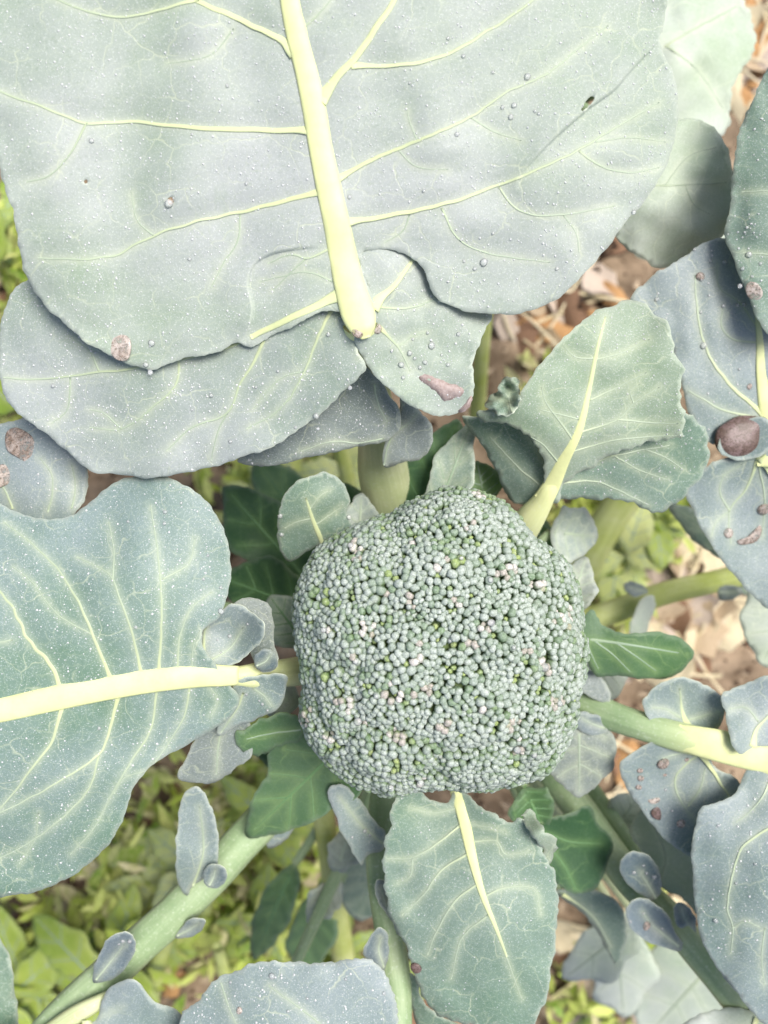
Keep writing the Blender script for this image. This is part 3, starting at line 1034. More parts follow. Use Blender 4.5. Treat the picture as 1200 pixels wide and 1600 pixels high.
lobe(topleaf, [(530, 470), (518, 360), (420, 365), (300, 420), (180, 430), (100, 430), (45, 437), (20, 455), (5, 490), (-2, 540), (0, 590), (10, 625), (40, 655), (75, 680), (110, 710),
               (140, 735), (190, 742), (240, 747), (290, 738), (340, 728), (380, 713), (410, 705), (440, 690), (470, 668), (500, 648), (530, 618), (555, 595), (571, 575), (562, 550), (550, 520), (542, 495)],
     [(530, 470, .5285), (522, 400, .5275), (515, 360, .5270), (470, 395, .5255), (420, 370, .5220), (300, 420, .520), (45, 437, .520), (0, 590, .510), (140, 735, .502), (340, 700, .507), (470, 640, .514), (571, 575, .522), (395, 440, .5225), (400, 515, .5222), (235, 560, .5165)],
     'low', veins=[([(400, 522), (385, 530), (320, 552), (210, 575), (150, 582), (60, 593), (5, 590)], 9, 2),
                   ([(521, 478), (500, 520), (480, 570), (460, 610), (430, 645), (385, 670)], 7, 1.5),
                   ([(418, 515), (400, 560), (375, 600), (355, 645), (300, 668), (260, 705)], 7, 1.5),
                   ([(280, 562), (275, 600), (240, 635), (190, 670), (140, 668)], 5, 1.3), ([(355, 645), (340, 675), (330, 720)], 3, 1),
                   ([(155, 580), (140, 550), (110, 525)], 3.5, 1.2), ([(110, 590), (105, 640), (80, 662)], 3, 1), 
                   ([(190, 670), (160, 645), (140, 640)], 2.5, 1.0), ([(475, 580), (440, 590), (395, 640)], 2.4, 1.0), ([(540, 490), (556, 530), (562, 560)], 3, 1.0)],
     grid=9, key='top_left_low', wl=190, wave=.0012)
lobe(topleaf, [(577, 490), (560, 370), (640, 372), (700, 420), (725, 470), (768, 488), (752, 530), (739, 565), (741, 592), (737, 622), (718, 643), (682, 650), (650, 637), (620, 619), (590, 590), (566, 560), (556, 537), (558, 516)],
     [(575, 400, .5325), (560, 370, .533), (640, 395, .5275), (660, 415, .5258), (700, 440, .5205), (768, 488, .516), (575, 500, .529), (741, 592, .517), (682, 650, .513), (590, 590, .520), (556, 537, .525), (660, 560, .517)],
     'top', veins=[([(575, 488), (595, 465), (615, 445), (645, 405)], 16, 7), ([(592, 480), (620, 482), (650, 478), (682, 468)], 5, 2), ([(596, 515), (618, 537), (632, 560), (641, 580)], 6, 1.5),
                   ([(625, 540), (645, 525), (668, 520)], 2.5, 1.0)], grid=7, key='top_right_low', wl=140)
lobe(topleaf, [(568, 570), (590, 592), (612, 622), (625, 645), (625, 668), (610, 686), (575, 695), (530, 705), (480, 715), (430, 727), (372, 722), (400, 690), (450, 640), (500, 600), (540, 570)],
     [(568, 570, .512), (372, 722, .486), (625, 660, .492), (480, 700, .489), (540, 600, .500)], 'grey',
     veins=[([(585, 600), (590, 630), (605, 660)], 4, 1), ([(600, 685), (560, 692), (520, 690), (470, 705)], 3, 1)], grid=7, key='top_back')
lobe(topleaf, [(628, 618), (650, 638), (672, 658), (676, 690), (662, 714), (632, 722), (602, 729), (598, 700), (612, 672), (622, 650)],
     [(628, 618, .495), (676, 690, .478), (600, 728, .474), (612, 672, .484)], 'grey', veins=[([(618, 675), (640, 660), (655, 640)], 3, 1.2), ([(612, 680), (604, 705), (600, 727)], 4, 2)], grid=7)
petiole(topleaf, [(563, 505, .527, 54), (575, 560, .506, 52), (588, 640, .470, 56), (600, 735, .425, 78), (625, 830, .385, 84), (665, 950, .345, 70)], 'petiole_pale', surf=S_T)

# ---- big leaf on the left
leftz = [(370, 1060, .492), (240, 1062, .503), (80, 1092, .512), (-150, 1130, .525), (-400, 1180, .520), (355, 880, .497), (235, 745, .498), (110, 805, .496), (0, 800, .498),
         (0, 950, .509), (-300, 850, .512), (200, 1270, .492), (60, 1392, .488), (-100, 1400, .50), (300, 1160, .487), (0, 1250, .508), (200, 900, .508)]
L_RIB = [(-380, 1170, 10), (-250, 1155, 24), (-120, 1135, 34), (0, 1110, 38), (80, 1092, 40), (160, 1075, 41), (240, 1062, 40), (320, 1055, 37), (345, 1056, 34), (372, 1056, 30)]
L_VEINS = [([(98, 1085), (80, 1040), (45, 1000), (20, 950), (0, 925), (-50, 880), (-90, 820)], 8, 2.5), ([(175, 1065), (150, 1005), (125, 945), (90, 890), (50, 850), (5, 815)], 7, 2),
           ([(150, 995), (90, 960), (50, 910), (20, 885)], 3.2, 1.2), ([(222, 1055), (205, 985), (185, 930), (173, 900), (120, 870)], 6, 1.6), ([(176, 908), (178, 860), (170, 815)], 3, 1),
           ([(248, 1052), (253, 960), (250, 900), (243, 840), (235, 790)], 6, 1.5), ([(254, 905), (295, 880), (305, 840)], 3, 1), ([(277, 1050), (282, 990), (300, 950), (330, 925)], 4.5, 1.2),
           ([(300, 1045), (302, 1010), (312, 985)], 3, 1.2), ([(98, 1100), (80, 1160), (50, 1200), (20, 1240), (-40, 1310)], 7, 2), ([(185, 1085), (168, 1150), (155, 1178), (110, 1210), (50, 1245), (-10, 1275)], 7, 2),
           ([(155, 1178), (140, 1230), (100, 1275), (40, 1320), (-10, 1345)], 4.5, 1.4), ([(245, 1078), (235, 1140), (205, 1190), (175, 1240), (150, 1290), (110, 1335)], 5, 1.3),
           ([(297, 1070), (287, 1120), (250, 1180), (215, 1230)], 5, 1.3), ([(-150, 1130), (-200, 1040), (-260, 950)], 9, 2), ([(-150, 1145), (-200, 1240), (-220, 1320)], 9, 2),
           ([(20, 1000), (-20, 1005), (-60, 990)], 3, 1), ([(325, 1070), (340, 1095), (330, 1120)], 3, 1), ([(178, 1240), (195, 1215), (240, 1205)], 2.4, 1), ([(60, 1270), (55, 1310), (30, 1350)], 2.4, 1)]
leftleaf, S_L = blade('leaf', [(318, 985), (345, 960), (358, 917), (361, 880), (355, 845), (336, 800), (305, 768), (268, 748), (235, 742), (200, 746), (170, 760), (140, 785), (110, 806), (60, 810), (20, 797), (-40, 765),
                        (-150, 740), (-280, 790), (-380, 900), (-430, 1050), (-420, 1200), (-340, 1330), (-200, 1400), (-80, 1412), (0, 1402), (60, 1392), (110, 1370), (150, 1340), (180, 1305), (196, 1270),
                        (207, 1235), (230, 1203), (262, 1180), (300, 1160), (340, 1135), (368, 1112), (373, 1090), (360, 1072), (348, 1060), (338, 1040), (325, 1025), (316, 1005)],
                      leftz, plant, 'wax', L_VEINS, L_RIB, grid=9, wl=210, wave=.0012, puff=.0007, ruffle=.0010, crin=.7, key='left')
relabel(leftleaf, 'broad waxy leaf left of the head, its pale midrib running sideways')
lobe(leftleaf, [(322, 1040), (312, 1005), (325, 975), (345, 955), (366, 944), (395, 958), (412, 974), (413, 992), (396, 1014), (368, 1036), (338, 1051)],
     [(322, 1040, .490), (345, 955, .492), (412, 980, .500), (368, 1036, .492), (365, 990, .484)], 'blue', veins=[([(320, 1042), (318, 1010), (322, 980)], 8, 3), ([(328, 1032), (360, 1012), (380, 980)], 3, 1.2)], grid=6, key='left_cup')
lobe(leftleaf, [(366, 942), (400, 935), (420, 945), (428, 975), (429, 1010), (436, 1032), (426, 1047), (404, 1047), (394, 1030), (385, 1000), (370, 970)],
     [(366, 942, .478), (420, 945, .475), (436, 1032, .487), (394, 1030, .485)], 'grey', grid=6)
lobe(leftleaf, [(412, 1016), (428, 1018), (434, 1032), (428, 1047), (412, 1049), (399, 1042), (398, 1026)], [(412, 1016, .492), (434, 1032, .490), (399, 1042, .490), (415, 1033, .4935)], 'blade_blue', grid=5)
lobe(leftleaf, [(375, 1062), (400, 1056), (447, 1056), (446, 1080), (436, 1105), (410, 1121), (375, 1132), (340, 1150), (350, 1110), (362, 1080)],
     [(375, 1062, .488), (447, 1056, .486), (436, 1105, .478), (350, 1140, .476), (385, 1090, .480)], 'blue', veins=[([(380, 1082), (372, 1105), (345, 1145)], 5, 2), ([(395, 1075), (415, 1090), (425, 1105)], 3, 1.2)], grid=6, key='left_low_cup')
lobe(leftleaf, [(362, 1105), (340, 1120), (310, 1150), (285, 1195), (278, 1216), (302, 1223), (335, 1222), (368, 1202), (392, 1180), (395, 1150), (385, 1120)],
     [(362, 1105, .472), (278, 1216, .464), (335, 1222, .458), (392, 1180, .460)], 'grey', veins=[([(362, 1108), (344, 1148), (338, 1210)], 5, 1.5)], grid=7)
petiole(leftleaf, [(318, 1055, .495, 36), (345, 1056, .491, 33), (370, 1057, .486, 31), (400, 1056, .480, 40), (440, 1052, .462, 44), (500, 1045, .425, 48), (560, 1035, .395, 48), (640, 1020, .37, 44)], 'petiole_pale', surf=S_L)

# ---- leaf tucked behind the second-largest leaf
backleft, _ = blade('leaf', [(0, 662), (25, 656), (60, 640), (110, 650), (150, 700), (137, 735), (136, 768), (126, 792), (108, 812), (60, 850), (0, 860), (-100, 820), (-130, 740), (-70, 680)],
                    [(0, 660, .476), (136, 760, .478), (0, 850, .474), (-120, 740, .470), (60, 740, .479)], plant, 'blue',
                    [([(20, 795), (10, 770), (-10, 745)], 5, 1.5), ([(75, 800), (82, 770), (80, 740), (62, 715)], 3, 1), ([(112, 795), (118, 760), (112, 725)], 3, 1)], grid=8, key='back_left')
relabel(backleft, 'blue-grey leaf holding two muddy drops behind the second-largest leaf')
petiole(backleft, [(40, 830, .472, 30), (160, 900, .44, 36), (350, 960, .38, 40), (560, 1000, .32, 40), (670, 1010, .28, 36)], 'petiole')

# ---- leaf to the upper right of the head
rtz = [(850, 785, .452), (880, 720, .466), (920, 610, .480), (985, 470, .478), (808, 635, .486), (745, 645, .476), (1065, 620, .484), (1065, 682, .476), (900, 510, .486), (1045, 510, .484)]
R_VEINS = [([(897, 690), (872, 655), (852, 628), (846, 605)], 4, 1.3), ([(922, 625), (965, 605), (1010, 582)], 4, 1.2), ([(907, 675), (965, 655), (990, 630), (1030, 605)], 4.5, 1.2),
           ([(965, 655), (1010, 660), (1060, 662)], 3.5, 1.2), ([(895, 705), (960, 688), (1020, 682), (1060, 681)], 4, 1.2), ([(875, 725), (845, 692), (800, 668)], 4, 1.2), ([(930, 562), (975, 550), (1015, 530)], 3.5, 1),
           ([(905, 655), (865, 645), (845, 640)], 3, 1), ([(933, 560), (900, 558), (880, 540)], 3, 1), ([(990, 630), (985, 610), (1000, 600)], 2.2, 1)]
rightleaf, S_R = blade('leaf', [(985, 470), (945, 480), (900, 510), (866, 545), (836, 580), (816, 610), (808, 634), (780, 640), (745, 645), (752, 656), (800, 666), (830, 686), (852, 735), (846, 785), (868, 785), (880, 760), (930, 725),
                         (1000, 695), (1052, 685), (1066, 681), (1070, 660), (1064, 620), (1066, 578), (1055, 545), (1045, 512), (1012, 478)], rtz, plant, 'fresh', R_VEINS,
                       [(850, 780, 31), (860, 762, 28), (880, 720, 20), (905, 670, 13), (920, 610, 8), (932, 550, 6), (946, 495, 3)], grid=7, wl=160, key='right', crin=1.7)
relabel(rightleaf, 'upright pale green leaf above the head, its frilled edge folded over')
lobe(rightleaf, [(850, 780), (880, 735), (960, 700), (1040, 668), (1070, 645), (1092, 662), (1110, 692), (1101, 732), (1076, 770), (1050, 790), (1026, 802), (990, 787), (950, 780), (890, 780)],
     [(850, 780, .452), (960, 700, .464), (1070, 645, .470), (1110, 692, .460), (1026, 802, .444), (950, 780, .448)], 'mid',
     veins=[([(878, 738), (960, 712), (1050, 695)], 6, 1.3), ([(872, 755), (930, 752), (985, 775), (1015, 790)], 4.5, 1.2), ([(960, 712), (1000, 735), (1045, 750)], 3, 1), ([(1010, 703), (1040, 715), (1070, 735)], 2.6, 1)], grid=7, key='right_low', crin=1.6)
lobe(rightleaf, [(722, 650), (745, 652), (800, 662), (838, 690), (860, 740), (850, 780), (820, 789), (796, 780), (778, 742), (762, 712), (742, 680)],
     [(722, 650, .462), (800, 662, .462), (850, 780, .448), (796, 780, .436), (762, 712, .446)], 'mid', veins=[([(862, 742), (842, 705), (818, 672)], 4, 1.2), ([(852, 765), (805, 725), (765, 682)], 4, 1.2)], grid=7)
lobe(rightleaf, [(760, 634), (772, 612), (782, 598), (800, 586), (813, 596), (812, 615), (810, 634), (795, 648), (775, 645)], [(760, 634, .480), (800, 586, .474), (812, 625, .486), (785, 620, .479)], 'mid', puff=.003, ruffle=.004, wl=40, wave=.002, grid=5, crin=2.2,
     veins=[([(800, 645), (795, 620), (800, 598)], 2.5, 1), ([(797, 630), (780, 622), (772, 620)], 2, 1)])
petiole(rightleaf, [(866, 750, .458, 24), (857, 767, .455, 28), (846, 786, .449, 34), (825, 815, .438, 46), (790, 870, .41, 50), (740, 950, .38, 48), (700, 1000, .36, 44)], 'petiole_pale', surf=S_R)

# ---- leaf hanging below the head
bz = [(712, 1225, .452), (738, 1340, .466), (775, 1450, .474), (800, 1605, .460), (612, 1260, .462), (600, 1370, .458), (645, 1520, .456), (872, 1400, .464), (850, 1570, .462), (812, 1280, .468), (700, 1255, .452)]
bottomleaf, S_B = blade('leaf', [(641, 1228), (624, 1240), (612, 1262), (610, 1290), (600, 1322), (600, 1370), (606, 1420), (616, 1450), (636, 1482), (646, 1520), (662, 1560), (692, 1590), (740, 1602), (800, 1606), (834, 1600), (850, 1570),
                          (861, 1520), (870, 1450), (872, 1400), (868, 1370), (853, 1338), (834, 1302), (815, 1276), (796, 1286), (768, 1270), (742, 1252), (722, 1238), (706, 1240), (700, 1252), (672, 1250)],
                        bz, plant, 'mid', [([(720, 1290), (680, 1320), (645, 1340), (604, 1342)], 5, 1.3), ([(730, 1335), (690, 1360), (660, 1400), (628, 1430)], 5, 1.2), ([(748, 1380), (710, 1410), (680, 1460), (668, 1492)], 4.5, 1.2),
                                            ([(735, 1315), (775, 1315), (790, 1335), (830, 1330)], 4, 1.2), ([(755, 1402), (790, 1387), (835, 1390), (845, 1430)], 4, 1.2), ([(763, 1430), (722, 1465), (705, 1530)], 3.5, 1),
                                            ([(645, 1340), (640, 1370), (620, 1380)], 2.4, 1), ([(724, 1285), (760, 1292), (790, 1300)], 3, 1), ([(716, 1262), (680, 1270), (640, 1262)], 3, 1), ([(780, 1465), (800, 1520), (815, 1560)], 3, 1)],
                        [(714, 1238, 21), (723, 1270, 20), (738, 1340, 15), (755, 1400, 10), (775, 1450, 6), (792, 1495, 3)], grid=7, wl=170, key='bottom', crin=1.5)
relabel(bottomleaf, 'long oval blue-green leaf growing from under the head')
lobe(bottomleaf, [(812, 1272), (832, 1270), (850, 1290), (870, 1320), (862, 1345), (858, 1350), (846, 1325), (830, 1300)], [(812, 1272, .466), (870, 1320, .462), (858, 1350, .462), (845, 1300, .4735)], 'fresh', grid=5, crin=2.4, ruffle=.003)
petiole(bottomleaf, [(720, 1258, .455, 19), (712, 1232, .450, 21), (704, 1195, .436, 28), (698, 1130, .405, 34), (692, 1060, .38, 36)], 'petiole', surf=S_B)

# ---- small leaves tucked against the head
small, _ = blade('leaf', [(442, 868), (433, 832), (438, 790), (455, 760), (480, 745), (510, 739), (535, 753), (546, 780), (543, 805), (552, 826), (522, 838), (500, 852), (478, 862), (456, 878)],
                 [(505, 860, .450), (478, 780, .470), (433, 832, .456), (546, 780, .462), (500, 740, .470)], plant, 'mid',
                 [([(492, 820), (515, 805), (535, 790)], 3, 1), ([(488, 810), (465, 815), (445, 825)], 3, 1), ([(484, 795), (500, 775), (515, 765)], 2.6, 1)], [(512, 868, 9), (503, 845, 8), (490, 815, 6), (478, 778, 2.5)], grid=6, key='small')
relabel(small, 'small upright oval leaf touching the upper edge of the head')
petiole(small, [(508, 862, .450, 9), (560, 900, .42, 20), (640, 960, .39, 24)], 'petiole')
sm2, _ = blade('leaf', [(367, 1150), (395, 1131), (430, 1116), (458, 1116), (476, 1138), (467, 1158), (432, 1168), (398, 1183), (378, 1170)],
               [(367, 1150, .466), (430, 1116, .462), (476, 1138, .448), (398, 1183, .458)], plant, 'green', [([(470, 1140), (430, 1145), (385, 1155)], 4, 1.2)], vmat='vein_mid', grid=6, crin=1.8)
relabel(sm2, 'small green leaf with pale edge poking from under the head beside the second-largest leaf')
petiole(sm2, [(468, 1140, .448, 8), (540, 1110, .42, 18), (640, 1050, .38, 22)], 'petiole')
r2, _ = blade('leaf', [(912, 965), (926, 952), (942, 976), (976, 990), (1010, 988), (1050, 991), (1084, 1020), (1070, 1045), (1040, 1060), (1000, 1060), (960, 1056), (932, 1056), (914, 1022), (905, 990)],
              [(908, 990, .432), (1000, 1010, .436), (1084, 1020, .425), (930, 1056, .428), (926, 952, .430)], plant, 'green',
              [([(930, 1002), (960, 1025), (985, 1050)], 2.6, 1), ([(965, 1006), (1000, 1030), (1025, 1048)], 2.4, 1), ([(915, 1000), (925, 1025), (935, 1045)], 2.6, 1)], [(900, 997, 6), (960, 1004, 4), (1060, 1020, 1.5)], vmat='vein_mid', ribmat='vein_mid', grid=7)
relabel(r2, 'deep green tongue-shaped leaf pointing right from the head')
petiole(r2, [(915, 998, .432, 8), (850, 1005, .41, 22), (760, 1010, .38, 26)], 'petiole')
g1, _ = auto_leaf(plant, (905, 1120), (905, 1245), 120, .425, .412, 'grey', 'vein', 3, ribw=4)
relabel(g1, 'grey lobe-like leaf under the rim of the head')
petiole(g1, [(905, 1120, .424, 10), (850, 1080, .40, 22), (770, 1040, .37, 26)], 'petiole')

# ---- long leaf stalk running right, with lobes and blade
brleaf, S_BR = blade('leaf', [(1095, 1265), (1120, 1254), (1150, 1238), (1165, 1205), (1180, 1176), (1230, 1170), (1320, 1200), (1400, 1300), (1420, 1450), (1350, 1580), (1250, 1640), (1185, 1592), (1150, 1550), (1112, 1500), (1091, 1450), (1085, 1400), (1081, 1330)],
                  [(1095, 1265, .446), (1180, 1176, .444), (1400, 1300, .46), (1250, 1640, .44), (1085, 1400, .442), (1200, 1400, .456)], plant, 'blue',
                  [([(1230, 1290), (1200, 1296), (1160, 1325), (1143, 1375), (1137, 1420), (1145, 1450), (1142, 1490)], 6, 1.4), ([(1205, 1210), (1195, 1240), (1170, 1270), (1150, 1285)], 5, 1.3), ([(1300, 1280), (1270, 1380), (1230, 1480)], 6, 1.5),
                   ([(1145, 1450), (1165, 1440), (1190, 1450)], 2.4, 1), ([(1195, 1450), (1190, 1500), (1195, 1540)], 2.6, 1)], [(1060, 1152, 40), (1100, 1160, 48), (1150, 1172, 52), (1200, 1188, 46), (1300, 1240, 30), (1390, 1340, 8)], grid=8, key='br')
relabel(brleaf, 'lobed blue-grey leaf on a thick stalk from the head')
lobe(brleaf, [(970, 1192), (990, 1176), (1022, 1157), (1060, 1148), (1092, 1152), (1104, 1170), (1115, 1195), (1160, 1230), (1130, 1290), (1096, 1341), (1060, 1328), (1020, 1290), (986, 1242), (970, 1212)],
     [(970, 1200, .428), (1060, 1148, .438), (1160, 1230, .436), (1096, 1341, .424), (1050, 1230, .424)], 'blue',
     veins=[([(1098, 1178), (1115, 1205), (1140, 1245)], 11, 4), ([(1095, 1178), (1070, 1195), (1055, 1220), (1070, 1262), (1095, 1288)], 5, 1.5), ([(1092, 1172), (1060, 1178), (1035, 1185)], 4, 1.2), ([(1075, 1260), (1095, 1230), (1102, 1200)], 3, 1.2)], grid=7, key='br_low')
lobe(brleaf, [(1004, 1096), (1030, 1070), (1065, 1059), (1100, 1070), (1127, 1088), (1131, 1120), (1112, 1146), (1075, 1142), (1050, 1151), (1026, 1137), (1010, 1115)],
     [(1004, 1096, .436), (1065, 1059, .438), (1131, 1120, .432), (1050, 1151, .432), (1070, 1100, .429)], 'blue', veins=[([(1080, 1146), (1068, 1120), (1062, 1075)], 9, 2.5), ([(1075, 1125), (1100, 1118), (1125, 1112)], 3, 1.2), ([(1064, 1122), (1040, 1108), (1020, 1105)], 3, 1.2)], grid=6, key='br_up')
lobe(brleaf, [(1130, 1086), (1160, 1070), (1200, 1056), (1260, 1050), (1300, 1100), (1280, 1160), (1200, 1166), (1175, 1168), (1158, 1179), (1146, 1166), (1134, 1120)],
     [(1130, 1086, .444), (1260, 1050, .450), (1158, 1179, .450), (1280, 1160, .446)], 'blue', veins=[([(1175, 1172), (1182, 1140), (1200, 1118), (1230, 1085)], 8, 2.5), ([(1185, 1128), (1165, 1105), (1140, 1108)], 3, 1)], grid=7)
petiole(brleaf, [(1150, 1172, .438, 48), (1080, 1156, .436, 46), (1000, 1134, .428, 44), (935, 1110, .415, 46), (860, 1075, .395, 46), (760, 1035, .37, 44)], 'petiole', surf=S_BR)
for ou, zz, mt in (([(905, 1050), (925, 1048), (955, 1080), (950, 1098), (925, 1090), (905, 1075)], .420, 'grey'), ([(940, 1122), (915, 1112), (900, 1118), (905, 1140), (930, 1150), (950, 1140)], .424, 'blade_blue')):
    lobe(brleaf, ou, [(x, y, zz) for x, y in ou[:4]], mt, grid=6)

# ---- second stalk running to the lower right
cleaf, _ = blade('leaf', [(1085, 1590), (1130, 1575), (1180, 1580), (1240, 1600), (1300, 1680), (1280, 1800), (1180, 1850), (1060, 1800), (1020, 1700), (1040, 1620)],
                 [(1130, 1575, .398), (1300, 1680, .41), (1060, 1800, .40), (1150, 1650, .412)], plant, 'pale', [([(1180, 1600), (1150, 1680), (1120, 1760)], 7, 2)], grid=9)
relabel(cleaf, 'pale leaf beyond the stalk with two slate lobes')
petiole(cleaf, [(1200, 1625, .395, 46), (1120, 1525, .390, 48), (1050, 1440, .385, 48), (985, 1375, .375, 50), (930, 1300, .36, 50), (820, 1150, .33, 46), (710, 1030, .30, 40)], 'petiole')
lobe(cleaf, [(969, 1345), (990, 1332), (1018, 1340), (1032, 1368), (1032, 1398), (1018, 1406), (988, 1388), (972, 1366)], [(969, 1345, .412), (1018, 1340, .412), (1030, 1400, .400), (995, 1370, .404)], 'blade_blue', veins=[([(1025, 1404), (1010, 1378), (1000, 1360)], 3, 1)], grid=6, key='c1')
lobe(cleaf, [(978, 1422), (988, 1409), (1010, 1405), (1034, 1420), (1054, 1452), (1066, 1484), (1032, 1479), (1002, 1466), (984, 1446)], [(978, 1422, .412), (1034, 1420, .410), (1066, 1484, .398), (1010, 1440, .403)], 'blade_blue', grid=6, key='c2')
lobe(cleaf, [(1053, 1420), (1060, 1410), (1072, 1414), (1086, 1436), (1088, 1458), (1076, 1446), (1066, 1450), (1056, 1440)], [(1053, 1420, .408), (1086, 1436, .412), (1088, 1458, .400), (1070, 1432, .399)], 'blade_blue', grid=5)
pl, _ = blade('leaf', [(1002, 1265), (1030, 1280), (1062, 1328), (1092, 1345), (1092, 1430), (1062, 1400), (1040, 1392), (1020, 1362), (1000, 1330), (985, 1300)], [(1002, 1265, .385), (1092, 1345, .405), (1092, 1430, .395), (985, 1300, .378)], plant, 'pale',
              [([(1030, 1385), (1040, 1340), (1020, 1285)], 5, 1.5)], grid=7)
relabel(pl, 'pale blurred leaf blade behind the spotted lobe')
petiole(pl, [(1030, 1388, .375, 16), (990, 1330, .36, 24), (880, 1180, .31, 30), (720, 1030, .27, 30)], 'petiole')
dk, _ = blade('leaf', [(836, 1262), (862, 1275), (890, 1272), (920, 1258), (935, 1288), (958, 1312), (950, 1345), (932, 1388), (902, 1396), (872, 1382), (850, 1345), (830, 1300)], [(836, 1262, .395), (920, 1258, .39), (902, 1396, .385), (958, 1312, .382)], plant, 'dark',
              [([(850, 1300), (890, 1315), (940, 1318)], 3, 1), ([(855, 1320), (880, 1350), (900, 1390)], 3, 1)], vmat='vein_dark', grid=7)
relabel(dk, 'dark green shaded leaf beside the long oval leaf')
petiole(dk, [(845, 1290, .395, 12), (800, 1200, .37, 22), (720, 1060, .33, 24)], 'petiole')
p2, _ = blade('leaf', [(868, 1392), (900, 1388), (935, 1392), (972, 1420), (978, 1468), (962, 1505), (935, 1460), (905, 1422), (880, 1405)], [(868, 1392, .352), (972, 1420, .36), (962, 1505, .34)], plant, 'mid', [([(880, 1396), (925, 1430), (955, 1480)], 6, 2)], vmat='vein', grid=7)
relabel(p2, 'two-toned leaf in the gap right of the long oval leaf')
petiole(p2, [(878, 1396, .352, 8), (830, 1280, .33, 22), (730, 1060, .28, 26)], 'petiole')
for i, (b_, t_, w_, zb, zt, mt, lab) in enumerate([
        ((1000, 1440), (880, 1530), 90, .27, .25, 'pale', 'pale notched leaf low over the soil'),
        ((960, 1420), (975, 1590), 120, .24, .22, 'pale', 'broad pale low leaf with a bright edge near the soil'),
        ((1120, 1500), (1010, 1620), 190, .24, .20, 'pale', 'wide pale leaf lying low under the slate-lobed stalk')]):
    lf, _ = auto_leaf(plant, b_, t_, w_, zb, zt, mt, 'vein', 3, grid=10, ribw=6, wav=.25)
    relabel(lf, lab)
    petiole(lf, [(*b_, zb, 12), ((b_[0] + 700) / 2, (b_[1] + 1030) / 2, zb - .01, 24), (710, 1030, zb - .04, 26)], 'petiole_pale')

# ---- stalk running to the lower left, leaf and lobes
blleaf, S_C = blade('leaf', [(160, 1562), (174, 1541), (195, 1531), (216, 1536), (236, 1560), (285, 1588), (295, 1640), (250, 1720), (120, 1800), (-60, 1820), (-180, 1740), (-140, 1660), (0, 1630), (90, 1610), (150, 1592)],
                    [(160, 1562, .452), (216, 1536, .458), (285, 1588, .448), (120, 1800, .46), (-150, 1700, .45), (100, 1680, .462)], plant, 'blue', [([(140, 1600), (165, 1585), (190, 1573)], 14, 5)], grid=8)
relabel(blleaf, 'curled blue-grey leaf end on the long bare stalk')
petiole(blleaf, [(20, 1690, .445, 50), (80, 1605, .440, 54), (150, 1540, .432, 58), (220, 1475, .424, 58), (300, 1400, .415, 58), (370, 1325, .405, 58), (430, 1260, .395, 58), (500, 1190, .38, 56), (600, 1090, .355, 50), (680, 1020, .33, 46)], 'petiole')
petiole(blleaf, [(60, 1625, .452, 28), (120, 1585, .450, 28), (165, 1560, .445, 20), (200, 1540, .43, 8)], 'petiole_pale', name='side_rib')
lobe(blleaf, [(279, 1382), (275, 1330), (280, 1270), (290, 1237), (305, 1228), (325, 1250), (338, 1290), (342, 1330), (336, 1358), (318, 1374), (300, 1386), (292, 1400)], [(290, 1400, .425), (275, 1330, .445), (305, 1228, .452), (342, 1330, .44), (310, 1310, .438)], 'blue',
     veins=[([(300, 1388), (318, 1330), (312, 1260)], 5, 1.5)], grid=6, key='bl_lobe')
lobe(blleaf, [(318, 1362), (325, 1352), (340, 1350), (352, 1360), (353, 1376), (342, 1386), (326, 1386), (318, 1376)], [(318, 1362, .440), (352, 1360, .442), (342, 1386, .438)], 'blade_blue', grid=5)
lobe(blleaf, [(146, 1536), (150, 1503), (165, 1472), (186, 1458), (207, 1461), (210, 1486), (196, 1512), (170, 1532)], [(146, 1536, .444), (165, 1472, .458), (207, 1461, .458), (196, 1512, .448)], 'blade_blue', grid=6, key='bl_spoon')
lobe(blleaf, [(274, 1464), (284, 1448), (302, 1436), (320, 1438), (318, 1450), (300, 1464)], [(274, 1464, .425), (320, 1438, .430), (300, 1464, .424)], 'blade_blue', grid=5)
lobe(blleaf, [(412, 1305), (420, 1280), (445, 1268), (466, 1270), (458, 1298), (438, 1318), (418, 1326)], [(412, 1305, .400), (466, 1270, .396), (418, 1326, .392)], 'blue', grid=6)

# ---- stalk running straight down with a big leaf at the bottom edge
cl, S_C = blade('leaf', [(283, 1592), (308, 1562), (340, 1531), (380, 1511), (430, 1502), (490, 1505), (540, 1500), (572, 1498), (600, 1518), (617, 1560), (625, 1620), (640, 1750), (560, 1880), (400, 1900), (290, 1800), (265, 1660)],
                [(283, 1592, .470), (430, 1502, .474), (572, 1498, .472), (625, 1620, .472), (400, 1900, .46), (440, 1650, .482)], plant, 'blue', [([(600, 1700), (500, 1600), (420, 1540)], 5, 1.2), ([(560, 1760), (440, 1700), (330, 1640)], 6, 1.5), ([(345, 1535), (360, 1580), (380, 1620)], 2.6, 1)],
                [(640, 1850, 10), (610, 1720, 20), (600, 1640, 24)], grid=8, key='bottom_left', crin=1.6)
relabel(cl, 'large dewy grey-blue leaf beyond the long oval leaf')
petiole(cl, [(620, 1660, .455, 44), (620, 1560, .44, 46), (612, 1480, .428, 46), (600, 1400, .418, 46), (594, 1320, .408, 46), (605, 1230, .395, 46), (640, 1110, .37, 44), (680, 1030, .35, 40)], 'petiole')
lobe(cl, [(512, 1240), (518, 1228), (534, 1226), (562, 1250), (588, 1285), (602, 1302), (598, 1328), (580, 1334), (570, 1342), (566, 1352), (545, 1322), (524, 1275)], [(512, 1240, .440), (602, 1302, .424), (566, 1352, .424), (555, 1285, .430)], 'blue', veins=[([(598, 1318), (565, 1290), (530, 1245)], 4, 1.5)], grid=6, key='d3')
